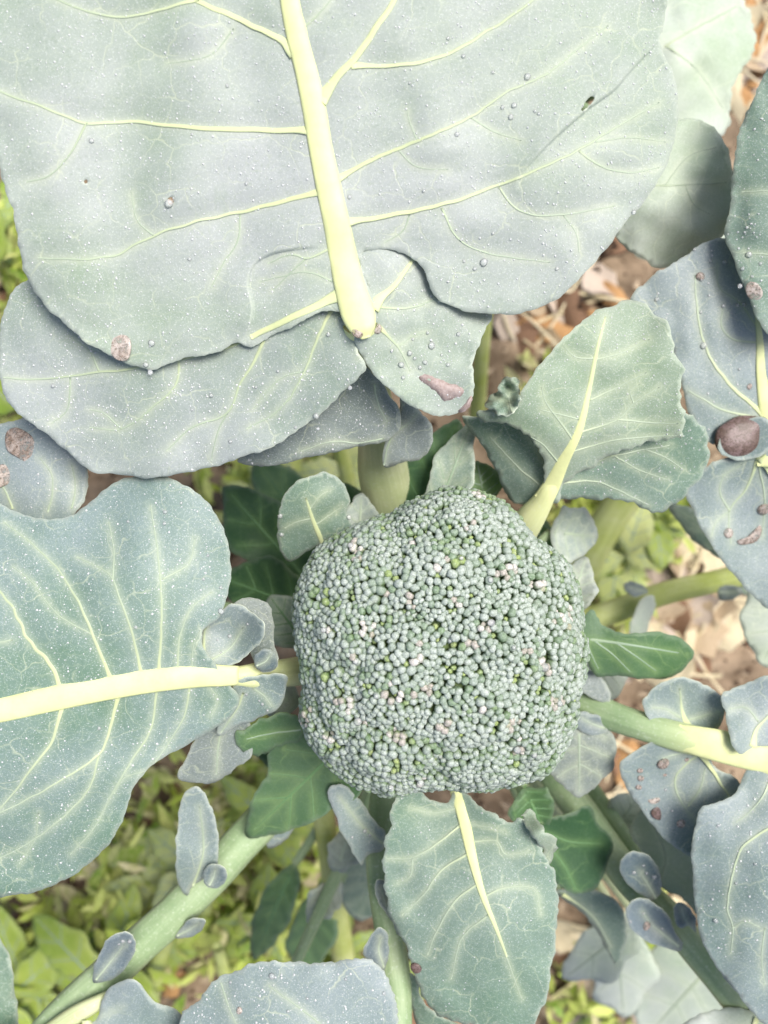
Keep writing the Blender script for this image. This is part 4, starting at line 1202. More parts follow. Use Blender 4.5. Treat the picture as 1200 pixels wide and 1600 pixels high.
lobe(cl, [(586, 1384), (592, 1374), (602, 1378), (606, 1400), (610, 1436), (600, 1420), (590, 1405)], [(586, 1384, .442), (610, 1436, .436), (602, 1378, .441)], 'blade_blue', grid=5)
lobe(cl, [(568, 1490), (578, 1465), (594, 1451), (606, 1462), (608, 1490), (600, 1516), (590, 1512)], [(568, 1490, .452), (594, 1451, .452), (600, 1516, .446)], 'blade_blue', grid=5)
lobe(cl, [(640, 1520), (652, 1530), (655, 1556), (690, 1590), (720, 1604), (700, 1625), (660, 1615), (642, 1570)], [(640, 1520, .435), (720, 1604, .44), (642, 1570, .43)], 'mid', grid=6)

# ---- shaded leaves lower down around the stem
LOW = [((525, 1365), (548, 1292), 52, .315, .32, 'grey', 'vein', 'pale grey small leaf on the yellow stalk below the head'),
       ((532, 1378), (480, 1442), 50, .30, .305, 'pale', 'vein', 'pale curled leaflet on the yellow stalk between the lower stalks'),
       ((620, 1300), (545, 1400), 80, .30, .28, 'mid', 'vein_dark', 'crumpled shaded leaf behind the slate lobe below the head'),
       ((470, 1100), (395, 1075), 60, .41, .405, 'grey', 'vein', 'grey leaf filling the crook between the second-largest leaf lobes and the head'),
       ((480, 1010), (420, 930), 70, .40, .39, 'mid', 'vein_dark', 'shaded blue-green leaf behind the rear lobe of the second-largest leaf'),
       ((590, 820), (470, 750), 70, .37, .36, 'dark', 'vein_dark', 'dark leaf behind the small oval leaf'),
       ((760, 790), (745, 720), 60, .41, .42, 'green', 'vein_mid', 'green leaf tucked behind the left wing of the upright leaf'),
       ((960, 1300), (1000, 1240), 60, .33, .34, 'pale', 'vein', 'pale leaf glimpsed between the spotted lobe and the dark leaf'),
       ((640, 850), (715, 655), 95, .40, .43, 'dark', 'vein_dark', 'dark shaded leaf rising between the huge leaf and the head'),
       ((660, 860), (738, 655), 70, .42, .44, 'mid', 'vein_mid', 'narrow mid-green leaf standing beside the dark leaf above the head'),
       ((500, 930), (350, 760), 120, .36, .34, 'dark', 'vein_dark', 'dark green leaf in the shade above the small oval leaf'),
       ((500, 960), (340, 900), 110, .38, .36, 'dark', 'vein_dark', 'deep green shaded leaf between the second-largest leaf and the head'),
       ((520, 880), (400, 720), 120, .30, .27, 'green', 'vein_dark', 'green low leaf in the gap under the huge leaf'),
       ((560, 860), (565, 770), 60, .43, .425, 'blue', 'vein', 'slate small leaf curled at the rim of the head'),
       ((570, 1130), (385, 1308), 135, .432, .4185, 'green', 'vein_dark', 'broad green leaf spread along the long bare stalk'),
       ((540, 1180), (400, 1170), 110, .37, .35, 'dark', 'vein_dark', 'dark leaf under the rim of the head'),
       ((460, 1350), (395, 1500), 58, .26, .22, 'green', 'vein_dark', 'deep green blade hanging behind the long bare stalk'),
       ((500, 1390), (470, 1540), 72, .24, .20, 'green', 'vein_dark', 'shaded green leaf low between the two slate-lobed stalks'),
       ((590, 1330), (560, 1440), 100, .30, .27, 'mid', 'vein_mid', 'crumpled mid-green leaf behind the lower stalk'),
       ((400, 1640), (440, 1530), 130, .33, .31, 'green', 'vein_mid', 'green leaf showing just above the dewy grey-blue leaf'),
       ((860, 830), (935, 840), 90, .40, .385, 'blue', 'vein', 'blue-grey leaf below the base of the upright leaf'),
       ((890, 960), (915, 870), 60, .41, .40, 'grey', 'vein', 'narrow grey leaf standing at the right rim of the head'),
       ((830, 800), (875, 930), 60, .37, .36, 'green', 'vein_mid', 'bright green narrow leaf at the rim of the head under the upright leaf'),
       ((900, 1060), (985, 1050), 80, .385, .37, 'pale', 'vein', 'pale leaf half hidden under the tongue-shaped leaf'),
       ((820, 1230), (850, 1300), 70, .40, .39, 'dark', 'vein_dark', 'dark small leaf under the lower rim of the head')]
for b_, t_, w_, zb, zt, mt, vm, lab in LOW:
    lf, _ = auto_leaf(plant, b_, t_, w_, zb, zt, mt, vm, 4, grid=9, ribw=6, wav=.18, zside=.008, droop=.006)
    relabel(lf, lab)
    petiole(lf, [(*b_, zb - .002, 12), ((b_[0] * .5 + 690 * .5), (b_[1] * .5 + 1010 * .5), zb - .02, 22), (690, 1010, zb - .05, 24)], 'petiole')

# ------------------------------------------------------------------ neighbouring broccoli plants
def neighbour(px, py, label):
    s = W(px, py, .27)
    e = tag(empty('broccoli_plant', (s[0], s[1], GZ(s[0], s[1]))), label, 'broccoli plant')
    tube('stem', [(s[0], s[1], z) for z in (-.01, .1, .22, .34)], [.03, .03, .034, .03], e, M['stem'], 1, 12)
    return e, s
def stalk_to(leaf, base, zb, s, w=34, mat='petiole'):
    """petiole from the leaf base down to the neighbour's stem (world x, y)"""
    b = np.array(W(*base, zb)); t = np.array((s[0], s[1], zb - .12))
    mid_ = (b + t) / 2 + np.array((0, 0, .02))
    c = catmull([b, mid_, t], 0.006, False)
    k = (CAM_H - zb) / FPX
    tube('petiole', c, np.linspace(w * 0.8, w * 1.2, len(c)) * k, leaf, M[mat], .8, 12)

nr, ns = neighbour(1290, 740, 'neighbouring broccoli plant with a dark muddy pool in a leaf fold')
n1, _ = blade('leaf', [(985, 468), (1020, 432), (1070, 400), (1120, 372), (1180, 390), (1230, 470), (1262, 560), (1250, 640), (1205, 668), (1150, 690), (1105, 690), (1075, 640), (1055, 560), (1020, 495)],
              [(985, 468, .438), (1130, 380, .448), (1262, 560, .44), (1200, 660, .430), (1100, 690, .430), (1130, 540, .441)], nr, 'blue',
              [([(1193, 648), (1140, 600), (1105, 550), (1090, 490), (1086, 430)], 8, 2), ([(1187, 535), (1145, 530), (1127, 508), (1130, 480)], 4, 1.5), ([(1185, 515), (1155, 472), (1125, 450), (1120, 410)], 4, 1.5),
               ([(1195, 655), (1130, 640), (1075, 610)], 6, 1.5), ([(1200, 600), (1225, 560), (1240, 500)], 6, 2)], [(1205, 668, 34), (1197, 630, 26), (1189, 580, 16), (1187, 530, 11), (1180, 470, 4)], grid=8, key='n1')
relabel(n1, 'blue-grey leaf above the muddy pool, with scattered drops')
stalk_to(n1, (1203, 662), .428, ns, 30, 'petiole_pale')
n2, _ = blade('leaf', [(1204, 100), (1180, 148), (1157, 200), (1146, 260), (1141, 320), (1133, 370), (1146, 405), (1160, 442), (1180, 490), (1206, 525), (1300, 500), (1420, 380), (1430, 200), (1330, 90), (1250, 60)],
              [(1204, 100, .480), (1141, 320, .466), (1206, 525, .460), (1430, 250, .47), (1260, 300, .478)], nr, 'mid', [([(1330, 520), (1280, 400), (1240, 250)], 8, 2), ([(1290, 420), (1220, 400), (1160, 395)], 4, 1.2), ([(1262, 330), (1210, 300), (1160, 300)], 4, 1.2)], grid=9, key='n2')
relabel(n2, 'grey-green leaf with a round tan drop')
stalk_to(n2, (1320, 510), .46, ns, 30)
n3, _ = blade('leaf', [(1080, 746), (1110, 725), (1150, 713), (1185, 711), (1230, 690), (1300, 720), (1330, 820), (1290, 930), (1205, 952), (1170, 925), (1140, 890), (1110, 850), (1085, 802), (1071, 772)],
              [(1080, 746, .426), (1185, 711, .434), (1330, 820, .43), (1205, 952, .418), (1085, 802, .422), (1170, 800, .418)], nr, 'blue',
              [([(1183, 722), (1165, 765), (1140, 798), (1142, 850)], 6, 1.5), ([(1140, 798), (1125, 770), (1130, 745), (1160, 725)], 3, 1.2), ([(1195, 720), (1215, 760), (1250, 820)], 12, 3), ([(1185, 722), (1195, 780), (1190, 840)], 4, 1.2), ([(1140, 798), (1120, 815), (1110, 840)], 2.5, 1)],
              [(1235, 715, 30), (1205, 718, 26), (1182, 722, 14)], grid=8, key='n3')
relabel(n3, 'blue-grey leaf below the muddy pool')
stalk_to(n3, (1235, 715), .43, ns, 30, 'petiole_pale')
lobe(n3, [(1124, 704), (1128, 676), (1150, 660), (1190, 652), (1206, 662), (1207, 690), (1192, 710), (1150, 719)], [(1124, 704, .436), (1128, 676, .436), (1150, 660, .435), (1206, 662, .440), (1192, 710, .439), (1160, 682, .432)], 'blue', grid=5, key='pool', crin=.7, ruffle=.0005, wave=.0002)
n3b, _ = auto_leaf(nr, (1190, 880), (1045, 790), 60, .36, .33, 'mid', 'vein_mid', 3, grid=8)
relabel(n3b, 'narrow blurred leaf hanging under the right leaf')
stalk_to(n3b, (1190, 880), .36, ns, 20)
n5, _ = auto_leaf(nr, (1260, 900), (1190, 1040), 140, .36, .34, 'pale', 'vein', 3, grid=9)
relabel(n5, 'pale leaf between the muddy-pool leaf and the thick stalk')
stalk_to(n5, (1260, 900), .36, ns, 20)
ny, _ = auto_leaf(nr, (1140, 905), (1290, 860), 120, .27, .30, 'mid', 'vein', 3, grid=9)
relabel(ny, 'leaf on the yellow-green stalk under the right leaf')
petiole(ny, [(1290, 865, .29, 30), (1140, 903, .275, 34), (1030, 930, .262, 36), (940, 962, .25, 38), (860, 985, .24, 36)], 'petiole_yellow')
lobe(ny, [(975, 915), (985, 908), (1005, 915), (1012, 925), (995, 932), (978, 926)], [(975, 915, .29), (1012, 925, .285), (985, 908, .29)], 'blade_blue', grid=6)
lobe(ny, [(1120, 925), (1130, 915), (1150, 915), (1160, 925), (1145, 935), (1125, 938)], [(1120, 925, .30), (1160, 925, .30), (1145, 935, .298)], 'blade_blue', grid=6)
lobe(ny, [(985, 990), (990, 960), (1005, 935), (1020, 930), (1025, 945), (1015, 975), (1010, 992)], [(985, 990, .275), (1005, 935, .285), (1015, 975, .272)], 'pale', grid=6)

nt_, ts = neighbour(860, 190, 'pale blurred broccoli plant growing low behind the huge leaf')
t1, _ = blade('leaf', [(1060, 186), (1100, 189), (1128, 215), (1145, 262), (1148, 310), (1134, 364), (1087, 392), (1032, 419), (1000, 402), (962, 370), (950, 300), (980, 220)],
              [(1060, 186, .436), (1148, 310, .436), (1032, 419, .412), (962, 370, .425), (1050, 300, .436)], nt_, 'pale', [([(975, 285), (1020, 290), (1080, 288), (1135, 285)], 5, 1.5), ([(1070, 288), (1085, 320), (1110, 335)], 3, 1), ([(1040, 290), (1075, 245), (1120, 230)], 3, 1)], vmat='vein', grid=9, puff=.0015, wave=.0018, wl=120)
relabel(t1, 'pale crinkled leaf behind the edge of the huge leaf')
stalk_to(t1, (975, 280), .425, ts, 24)
t2, _ = blade('leaf', [(1000, -120), (1080, -100), (1150, -20), (1180, 50), (1172, 95), (1150, 120), (1140, 180), (1120, 230), (1050, 250), (980, 200), (950, 80), (960, -40)],
              [(1000, -120, .34), (1180, 50, .335), (1120, 230, .33), (950, 80, .34), (1060, 80, .352)], nt_, 'pale', [([(960, 120), (1060, 60), (1150, 10)], 7, 2), ([(1040, 70), (1090, 110), (1130, 170)], 4, 1.2), ([(1020, 85), (1030, 20), (1060, -50)], 4, 1.2)], vmat='vein', grid=10, puff=.0018, wave=.002, wl=120, ruffle=.002, crin=2)
relabel(t2, 'washed-out crinkled leaf over the orange dry litter')
stalk_to(t2, (965, 118), .335, ts, 24)
t3, _ = auto_leaf(nt_, (1000, 300), (1130, 410), 150, .30, .27, 'pale', 'vein', 3, grid=10)
relabel(t3, 'pale leaf just above the bare soil gap')
stalk_to(t3, (1000, 300), .30, ts, 24)

nl_, ls = neighbour(-190, 1300, 'neighbouring broccoli plant showing just one narrow teal blade edge')
l1, _ = blade('leaf', [(-20, 1440), (2, 1468), (16, 1502), (25, 1560), (30, 1640), (20, 1760), (-60, 1800), (-160, 1740), (-180, 1600), (-110, 1480)], [(-20, 1440, .42), (30, 1640, .43), (-160, 1740, .44), (-110, 1480, .43)], nl_, 'mid', [([(-110, 1480), (-80, 1600), (-60, 1740)], 7, 2)], grid=9)
relabel(l1, 'teal leaf edge beside the weeds')
stalk_to(l1, (-110, 1480), .43, ls, 24)
l2, _ = auto_leaf(nl_, (-120, 500), (25, 640), 160, .25, .22, 'weed', 'vein', 3)
relabel(l2, 'yellow-green low leaf peeping out under the huge leaf')
stalk_to(l2, (-120, 500), .25, ls, 20)
l3, _ = auto_leaf(nl_, (-150, 300), (10, 400), 160, .28, .24, 'weed', 'vein', 3)
relabel(l3, 'yellow-green leaf peeping out beside the huge leaf')
stalk_to(l3, (-150, 300), .28, ls, 20)

# ------------------------------------------------------------------ weeds in the gaps
r = np.random.default_rng(42)
def weed(px, py, n, size, h, mat, label, seed, wr=0.45):
    q = np.random.default_rng(seed)
    s = W(px, py, 0)
    gz = GZ(s[0], s[1])
    e = tag(empty('weed_plant', (s[0], s[1], gz)), label, 'weed', 'weeds growing between the broccoli')
    tube('stem', [(s[0], s[1], gz - .005), (s[0] + .003, s[1], gz + h * .5), (s[0] + .004, s[1] + .004, gz + h)], [.005, .004, .003], e, M['petiole_yellow'], 1, 7)
    a0 = q.uniform(0, 6.28)
    for i in range(n):
        zb = gz + h * (0.25 + 0.75 * (i + 1) / n)
        a = a0 + i * 2.4 + q.uniform(-.3, .3)
        k = FPX / (CAM_H - zb)
        bx, by = 600 + (s[0] + .003) * k, 800 - s[1] * k
        L = size * k * q.uniform(.7, 1.15)
        auto_leaf(e, (bx, by), (bx + L * math.cos(a), by + L * math.sin(a)), L * wr * q.uniform(.8, 1.2), zb, zb - q.uniform(-.015, .02), mat, 'vein_mid', 3, grid=12, ribw=4, wav=.15, droop=.006, zside=q.uniform(0, .008))
WEEDS = [(70, 1480, 9, .085, .12, 'weed', 'bright yellow-green weed with broad leaves beside the teal blade edge'),
         (210, 1440, 8, .095, .10, 'weed', 'yellow-green weed with long leaves under the edge of the second-largest leaf'),
         (330, 1290, 12, .055, .09, 'yellow', 'mottled pale yellow-green weed between the second-largest leaf and the long stalk'),
         (250, 1330, 10, .050, .06, 'yellow', 'low yellowing weed under the tip of the second-largest leaf'),
         (140, 1540, 8, .060, .07, 'weed', 'small green weed beside the base of the long bare stalk'),
         (420, 1400, 9, .055, .07, 'weed', 'olive weed in the shade between the two slate-lobed stalks'),
         (430, 1230, 9, .060, .10, 'weed', 'green weed in the gap below the lobed end of the second-largest leaf'),
         (430, 780, 10, .060, .09, 'yellow', 'bright yellow-green weed in the gap under the huge leaf'),
         (540, 740, 8, .060, .10, 'yellow', 'pale yellow-green weed under the stalk of the huge leaf'),
         (930, 860, 10, .060, .10, 'yellow', 'lime-green weed in the gap beside the head'),
         (980, 810, 8, .055, .08, 'weed', 'light green weed under the upright leaf'),
         (930, 1590, 8, .030, .03, 'weed', 'tiny green seedling on bare soil near the long oval leaf'),
         (1010, 1570, 7, .030, .03, 'weed', 'tiny seedling beside the pale low leaf'),
         (1000, 1470, 7, .040, .04, 'weed', 'small green weed under the pale notched leaf'),
         (850, 640, 7, .045, .05, 'weed', 'small green weed on the brown soil below the huge leaf edge'),
         (20, 390, 7, .05, .08, 'weed', 'green weed at the edge of the huge leaf'),
         (650, 1480, 7, .05, .08, 'weed', 'green weed under the long oval leaf'),
         (530, 1470, 8, .06, .07, 'weed', 'shaded green weed beside the slate-lobed stalk')]
for i, w_ in enumerate(WEEDS):
    weed(*w_, seed=500 + i)

# ------------------------------------------------------------------ old yellow stalks lying on the ground
for path, lab in (([(500, 1240, .30, 34), (515, 1340, .27, 34), (530, 1450, .21, 36), (552, 1590, .04, 34)], 'yellow-green old stalk leaning beside the slate-lobed stalk'),
                  ([(300, 1340, .16, 20), (270, 1430, .12, 24), (240, 1540, .07, 26), (230, 1620, .03, 26)], 'pale yellow stalk crossing under the long bare stalk'),
                  ([(530, 690, .20, 22), (545, 760, .16, 24), (560, 860, .06, 24)], 'yellow stalk under the tip of the huge leaf stalk'),
                  ([(760, 480, .20, 22), (752, 560, .16, 24), (745, 660, .06, 26)], 'pale stalk beside the scarred lobe of the huge leaf'),
                  ([(1010, 740, .18, 50), (960, 800, .15, 54), (905, 900, .10, 54), (870, 990, .02, 50)], 'thick pale green stalk leaning in the gap beside the head'),
                  ([(340, 1480, .10, 18), (360, 1560, .05, 22), (370, 1640, .02, 22)], 'thin yellow stalk beside the dewy grey-blue leaf')):
    c = catmull(path, 8, False)
    o = tube('old_stalk', WA(c[:, :2], c[:, 2]), c[:, 3] * (CAM_H - c[:, 2]) / FPX, None, M['petiole_yellow'], .8, 12)
    tag(o, lab, 'stalk', 'old stalks fallen around the plant')

# ------------------------------------------------------------------ dead leaves, straw and clods on the soil
def litter_mesh(seed):
    q = np.random.default_rng(seed)
    n = 14
    asp = q.uniform(0.35, 0.8)
    V, F = [], []
    rings = 4
    k1, k2 = q.uniform(-1, 1, 2)
    for j in range(rings):
        f = (j + 1) / rings
        for i in range(n):
            a = 2 * math.pi * i / n
            rr = f * (1 + (0.28 if j == rings - 1 else 0.1) * q.uniform(-1, 1))
            x, y = rr * math.cos(a), asp * rr * math.sin(a)
            V.append((x, y, 0.25 * k1 * x * x + 0.5 * k2 * y * y + 0.22 * math.sin(3 * x + seed) * math.cos(4 * y) + q.uniform(-.05, .05)))
    V.append((0, 0, 0.02))
    for j in range(rings - 1):
        for i in range(n):
            F.append((j * n + i, (j + 1) * n + i, (j + 1) * n + (i + 1) % n, j * n + (i + 1) % n))
    for i in range(n):
        F.append((len(V) - 1, i, (i + 1) % n))
    me = mesh('dry_leaf', V, F)
    return me
LIT = {}
for i in range(10):
    for m_ in range(5):
        me = litter_mesh(i)
        me.materials.append(M['litter%d' % m_])
        LIT[(i, m_)] = me
GAPS = [('in the wide bare gap beside the head', 1040, 950, 140, 120, 80, (0, 4, 2, 2, 1)), ('in the gap under the huge leaf edge', 900, 500, 110, 110, 40, (1, 3, 0, 4, 1)),
        ('between the head and the spotted lobe', 960, 1250, 90, 90, 26, (0, 3, 0, 1, 2)), ('under the pale low leaves', 980, 1530, 130, 90, 44, (0, 2, 2, 1, 4)),
        ('beyond the washed-out crinkled leaf', 1170, 80, 60, 100, 24, (3, 3, 0, 4, 2)), ('beside the broad-leaved weeds', 120, 1500, 140, 110, 26, (1, 0, 1, 4, 3)),
        ('among weeds under the long bare stalk', 320, 1380, 130, 130, 20, (1, 1, 3, 0, 2)), ('between the two slate-lobed stalks', 470, 1430, 70, 110, 14, (1, 1, 3, 0, 1)),
        ('under the stalk of the huge leaf', 520, 740, 130, 60, 18, (1, 3, 0, 1, 2)), ('beneath the long oval leaf', 660, 1560, 60, 60, 6, (1, 1, 3, 0, 1)), ('beside the wide lobe of the huge leaf', 0, 520, 60, 160, 12, (1, 3, 1, 0, 2))]
for gi, (where, cx, cy, sx, sy, n, ms) in enumerate(GAPS):
    for i in range(n):
        px, py = cx + r.normal(0, .55) * sx, cy + r.normal(0, .55) * sy
        x, y, _ = W(px, py, 0.0)
        o = bpy.data.objects.new('dry_leaf', LIT[(int(r.integers(10)), ms[i % 5])])
        COL.objects.link(o)
        s = r.uniform(.016, .040)
        o.location = (x, y, GZ(x, y) + 0.003 + 0.004 * r.random())
        o.rotation_euler = (r.normal(0, .22), r.normal(0, .22), r.uniform(0, 6.28))
        o.scale = (s, s, s * .8)
        tag(o, ('curled tan', 'dark brown', 'straw-coloured', 'orange-brown', 'pale pinkish')[ms[i % 5]] + ' dry leaf scrap on the soil ' + where, 'dry leaf', 'dry leaf scraps ' + where)
    if gi < 6:
        for i in range(9):
            px, py = cx + r.normal(0, .5) * sx, cy + r.normal(0, .5) * sy
            x, y, _ = W(px, py, 0.0)
            a = r.uniform(0, 3.14); L = r.uniform(.03, .07)
            z0 = GZ(x, y) + .012
            pts = [(x + math.cos(a) * L * t + .004 * math.sin(t * 3 + i) * -math.sin(a), y + math.sin(a) * L * t, z0 + .008 * (1 - t * t) * r.random()) for t in np.linspace(-1, 1, 7)]
            o = tube('straw', pts, [r.uniform(.0022, .0042)] * 7, None, M['litter2'], .5, 6)
            tag(o, 'thin dry stem on the soil ' + where, 'straw', 'dry stems ' + where)
# mat of small weed leaves low in the gaps
def weed_material():
    m, nt, out = nmat('weed_mat')
    co = node(nt, 'ShaderNodeTexCoord').outputs['Object']
    t = attr(nt, 'tone')
    rr = node(nt, 'ShaderNodeValToRGB')
    cr = rr.color_ramp
    while len(cr.elements) < 4:
        cr.elements.new(0.5)
    for el, (p_, c_) in zip(cr.elements, ((0, (0.14, 0.28, 0.02)), (0.4, (0.42, 0.55, 0.06)), (0.75, (0.68, 0.74, 0.24)), (1.0, (0.76, 0.68, 0.42)))):
        el.position = p_
        el.color = (*c_, 1)
    nt.links.new(t, rr.inputs[0])
    c = mix(nt, ramp(nt, noise(nt, co, 160, 4), 0.4, 0.7), rr.outputs[0], (0.45, 0.48, 0.16))
    b = node(nt, 'ShaderNodeBsdfPrincipled')
    nt.links.new(c, b.inputs['Base Color'])
    b.inputs['Roughness'].default_value = 0.55
    tl = node(nt, 'ShaderNodeBsdfTranslucent')
    tl.inputs['Color'].default_value = (0.4, 0.5, 0.08, 1)
    ms = node(nt, 'ShaderNodeMixShader')
    ms.inputs[0].default_value = 0.2
    nt.links.new(b.outputs[0], ms.inputs[1]); nt.links.new(tl.outputs[0], ms.inputs[2])
    nt.links.new(ms.outputs[0], out.inputs[0])
    return m
V, F, TN = [], [], []
for cx, cy, sx, sy, n in ((290, 1330, 130, 130, 560), (180, 1420, 150, 90, 260), (60, 1510, 90, 90, 160), (430, 1300, 90, 120, 300), (440, 1480, 80, 90, 170), (480, 760, 130, 60, 420), (930, 880, 60, 90, 300),
                          (970, 820, 80, 40, 200), (20, 600, 50, 160, 160), (10, 380, 40, 60, 80), (930, 1570, 70, 40, 70), (1010, 1480, 60, 60, 60), (880, 620, 60, 60, 60)):
    for i in range(n):
        x, y, _ = W(cx + r.normal(0, .6) * sx, cy + r.normal(0, .6) * sy, 0.03)
        z = GZ(x, y) + .004 + abs(r.normal(0, .032))
        L = r.uniform(.007, .022); wd_ = L * r.uniform(.25, .48)
        a = r.uniform(0, 6.28); up = r.uniform(-.5, .9); roll = r.normal(0, .5)
        d = np.array((math.cos(a) * math.cos(up), math.sin(a) * math.cos(up), math.sin(up)))
        sd = np.array((-math.sin(a), math.cos(a), roll)); sd /= np.linalg.norm(sd)
        nn = np.cross(d, sd)
        c0 = np.array((x, y, z))
        b0 = len(V)
        for u, v, w_ in ((-1, 0, 0), (-.35, .8, .10), (.3, .75, .12), (1, 0, -.2), (.3, -.75, .12), (-.35, -.8, .10), (-.35, 0, 0), (.3, 0, .02)):
            V.append(c0 + d * L * u + sd * wd_ * v + nn * L * w_)
        F += [(b0, b0 + 6, b0 + 1), (b0, b0 + 5, b0 + 6), (b0 + 1, b0 + 6, b0 + 7, b0 + 2), (b0 + 6, b0 + 5, b0 + 4, b0 + 7), (b0 + 2, b0 + 7, b0 + 3), (b0 + 7, b0 + 4, b0 + 3)]
        TN += [float(np.clip(r.normal(.55, .30), 0, 1))] * 8
me = mesh('ground_weeds', V, F)
fattr(me, 'tone', TN)
tag(link('ground_weeds', me, None, [weed_material()]), 'mat of small yellow-green weed leaves covering the soil', 'weeds', kind='stuff')

# crumbs of soil: nobody could count them
V, F = [], []
tet = np.array([(1, 0, -.4), (-.5, .87, -.4), (-.5, -.87, -.4), (.3, .2, .8), (-.35, .3, .6), (.1, -.5, .65)])
for i in range(5200):
    x, y = r.uniform(-.42, .46), r.uniform(-.62, .62)
    s = float(np.exp(r.normal(-5.9, .55)))
    a = r.uniform(0, 6.28)
    R_ = np.array([[math.cos(a), -math.sin(a), 0], [math.sin(a), math.cos(a), 0], [0, 0, 1]])
    b0 = len(V)
    for v in (tet * r.uniform(.7, 1.3, tet.shape)) @ R_.T * s:
        V.append((x + v[0], y + v[1], v[2]))
    F += [tuple(b0 + k for k in f) for f in ((0, 1, 4, 3), (1, 2, 5, 4), (2, 0, 3, 5), (3, 4, 5), (0, 2, 1))]
Va = np.array(V)
cxy = Va[:, :2]
gw1, gw2, gw3 = Waves(1, 0.30), Waves(2, 0.09), Waves(3, 0.035)
Va[:, 2] += 0.010 * gw1(cxy) + 0.005 * gw2(cxy) + 0.0025 * gw3(cxy)
o = link('soil_crumbs', mesh('soil_crumbs', Va, F, False), None, [M['clod']])
tag(o, 'loose brown soil crumbs scattered over the ground', 'soil', kind='stuff')

# ------------------------------------------------------------------ water on the leaves
def dome(name, outline_m, centre, normal, height, mat, rings=6, overhang=1.05):
    """drop with a rounded rim: outline_m = list of (x, y) metres round the centre"""
    O = np.array(outline_m)
    n = len(O)
    prof = [(0.90, -0.02), (1.0 * overhang, 0.20), (1.0, 0.45), (0.86, 0.70), (0.62, 0.88), (0.32, 0.98)]
    V, F = [], []
    for f, h in prof:
        for x, y in O * f:
            V.append((x, y, h * height))
    V.append((0, 0, height))
    for j in range(len(prof) - 1):
        for i in range(n):
            F.append((j * n + i, j * n + (i + 1) % n, (j + 1) * n + (i + 1) % n, (j + 1) * n + i))
    L = len(prof) - 1
    for i in range(n):
        F.append((L * n + i, L * n + (i + 1) % n, len(V) - 1))
    F.append(tuple(reversed(range(n))))
    me = mesh(name, V, F)
    me.materials.append(M[mat])
    o = bpy.data.objects.new(name, me)
    COL.objects.link(o)
    o.location = centre
    o.rotation_mode = 'QUATERNION'
    o.rotation_quaternion = Vector(normal).to_track_quat('Z', 'Y')
    return o

def drop_on(key, px, py, diam, mat, name, label, cat, group=None, outline=None, h=0.26, asp=1.0, rot=0.0):
    s = SURF[key]
    z = float(s.z([(px, py)])[0])
    k = (CAM_H - z) / FPX
    if outline is None:
        q = np.random.default_rng(int(px * 13 + py))
        ol = []
        ph = q.uniform(0, 6.28)
        for i in range(14):
            a = 2 * math.pi * i / 14
            rr = diam / 2 * k * (1 + .05 * math.sin(2 * a + ph) + .03 * math.sin(3 * a + 2 * ph))
            x, y = rr * math.cos(a), rr * asp * math.sin(a)
            ol.append((x * math.cos(rot) - y * math.sin(rot), x * math.sin(rot) + y * math.cos(rot)))
    else:
        c = catmull(outline, 4, True)
        ol = [((x - px) * k, -(y - py) * k) for x, y in c][::-1]
        diam = 2 * np.sqrt(np.mean([(x - px) ** 2 + (y - py) ** 2 for x, y in c]))
    nrm = s.normal((px, py))
    P = Vector(W(px, py, z)) - Vector(nrm) * 0.0001
    o = dome(name, ol, P, nrm, diam * k * h, mat)
    if outline is not None:
        o.rotation_quaternion = (1, 0, 0, 0)
    return tag(o, label, cat, group)

# muddy pools and drops
drop_on('pool', 1157, 684, 80, 'mud_dark', 'muddy_pool', 'large dark brown teardrop pool of muddy water in a leaf fold', 'muddy water',
        outline=[(1118, 692), (1121, 672), (1136, 660), (1152, 652), (1180, 652), (1196, 656), (1192, 676), (1184, 700), (1165, 711), (1142, 713), (1125, 706)], h=.16)
drop_on('back_left', 32, 693, 44, 'mud', 'muddy_drop', 'oval brown muddy drop on the blue-grey leaf behind the second-largest leaf', 'muddy drop', outline=[(9, 690), (12, 675), (24, 669), (38, 674), (52, 686), (55, 702), (52, 716), (40, 721), (28, 714), (13, 704)], h=.07)
drop_on('back_left', 6, 743, 40, 'mud_pale', 'muddy_drop', 'pale tan muddy drop beside a darker oval one', 'muddy drop', outline=[(-18, 738), (-4, 728), (14, 727), (24, 736), (23, 748), (8, 758), (-10, 762), (-20, 752)], h=.07)
drop_on('top', 186, 541, 36, 'mud_pale', 'muddy_drop', 'pale pinkish drop near the lower tip of the huge leaf', 'muddy drop', outline=[(170, 536), (174, 524), (188, 521), (202, 530), (204, 548), (198, 562), (184, 562), (174, 552)], h=.07)
drop_on('n2', 1178, 455, 30, 'mud_pale', 'muddy_drop', 'round tan drop with dark specks on the grey-green leaf beyond the pool', 'muddy drop', asp=.72, h=.07)
drop_on('n1', 1094, 432, 13, 'mud', 'muddy_drop', 'small brown drop high on the leaf above the muddy pool', 'muddy drop')
drop_on('n1', 1171, 604, 9, 'mud', 'muddy_drop', 'tiny pinkish drop beside the midrib above the muddy pool', 'muddy drop')
drop_on('n3', 1193, 796, 18, 'mud', 'muddy_drop', 'brown ringed drop on the leaf below the muddy pool', 'muddy drop')
drop_on('n3', 1138, 833, 15, 'mud_pale', 'muddy_drop', 'pale pinkish round drop on the leaf below the muddy pool', 'muddy drop', asp=1.1)
drop_on('n3', 1170, 838, 30, 'mud', 'muddy_drop', 'long curved brown streak of mud on the leaf below the muddy pool', 'muddy drop', outline=[(1152, 845), (1165, 840), (1180, 826), (1190, 817), (1190, 830), (1182, 845), (1168, 850), (1155, 850)], h=.1)
drop_on('br_low', 1036, 1193, 19, 'mud', 'muddy_drop', 'largest brown drop on the spotted lobe', 'muddy drop')
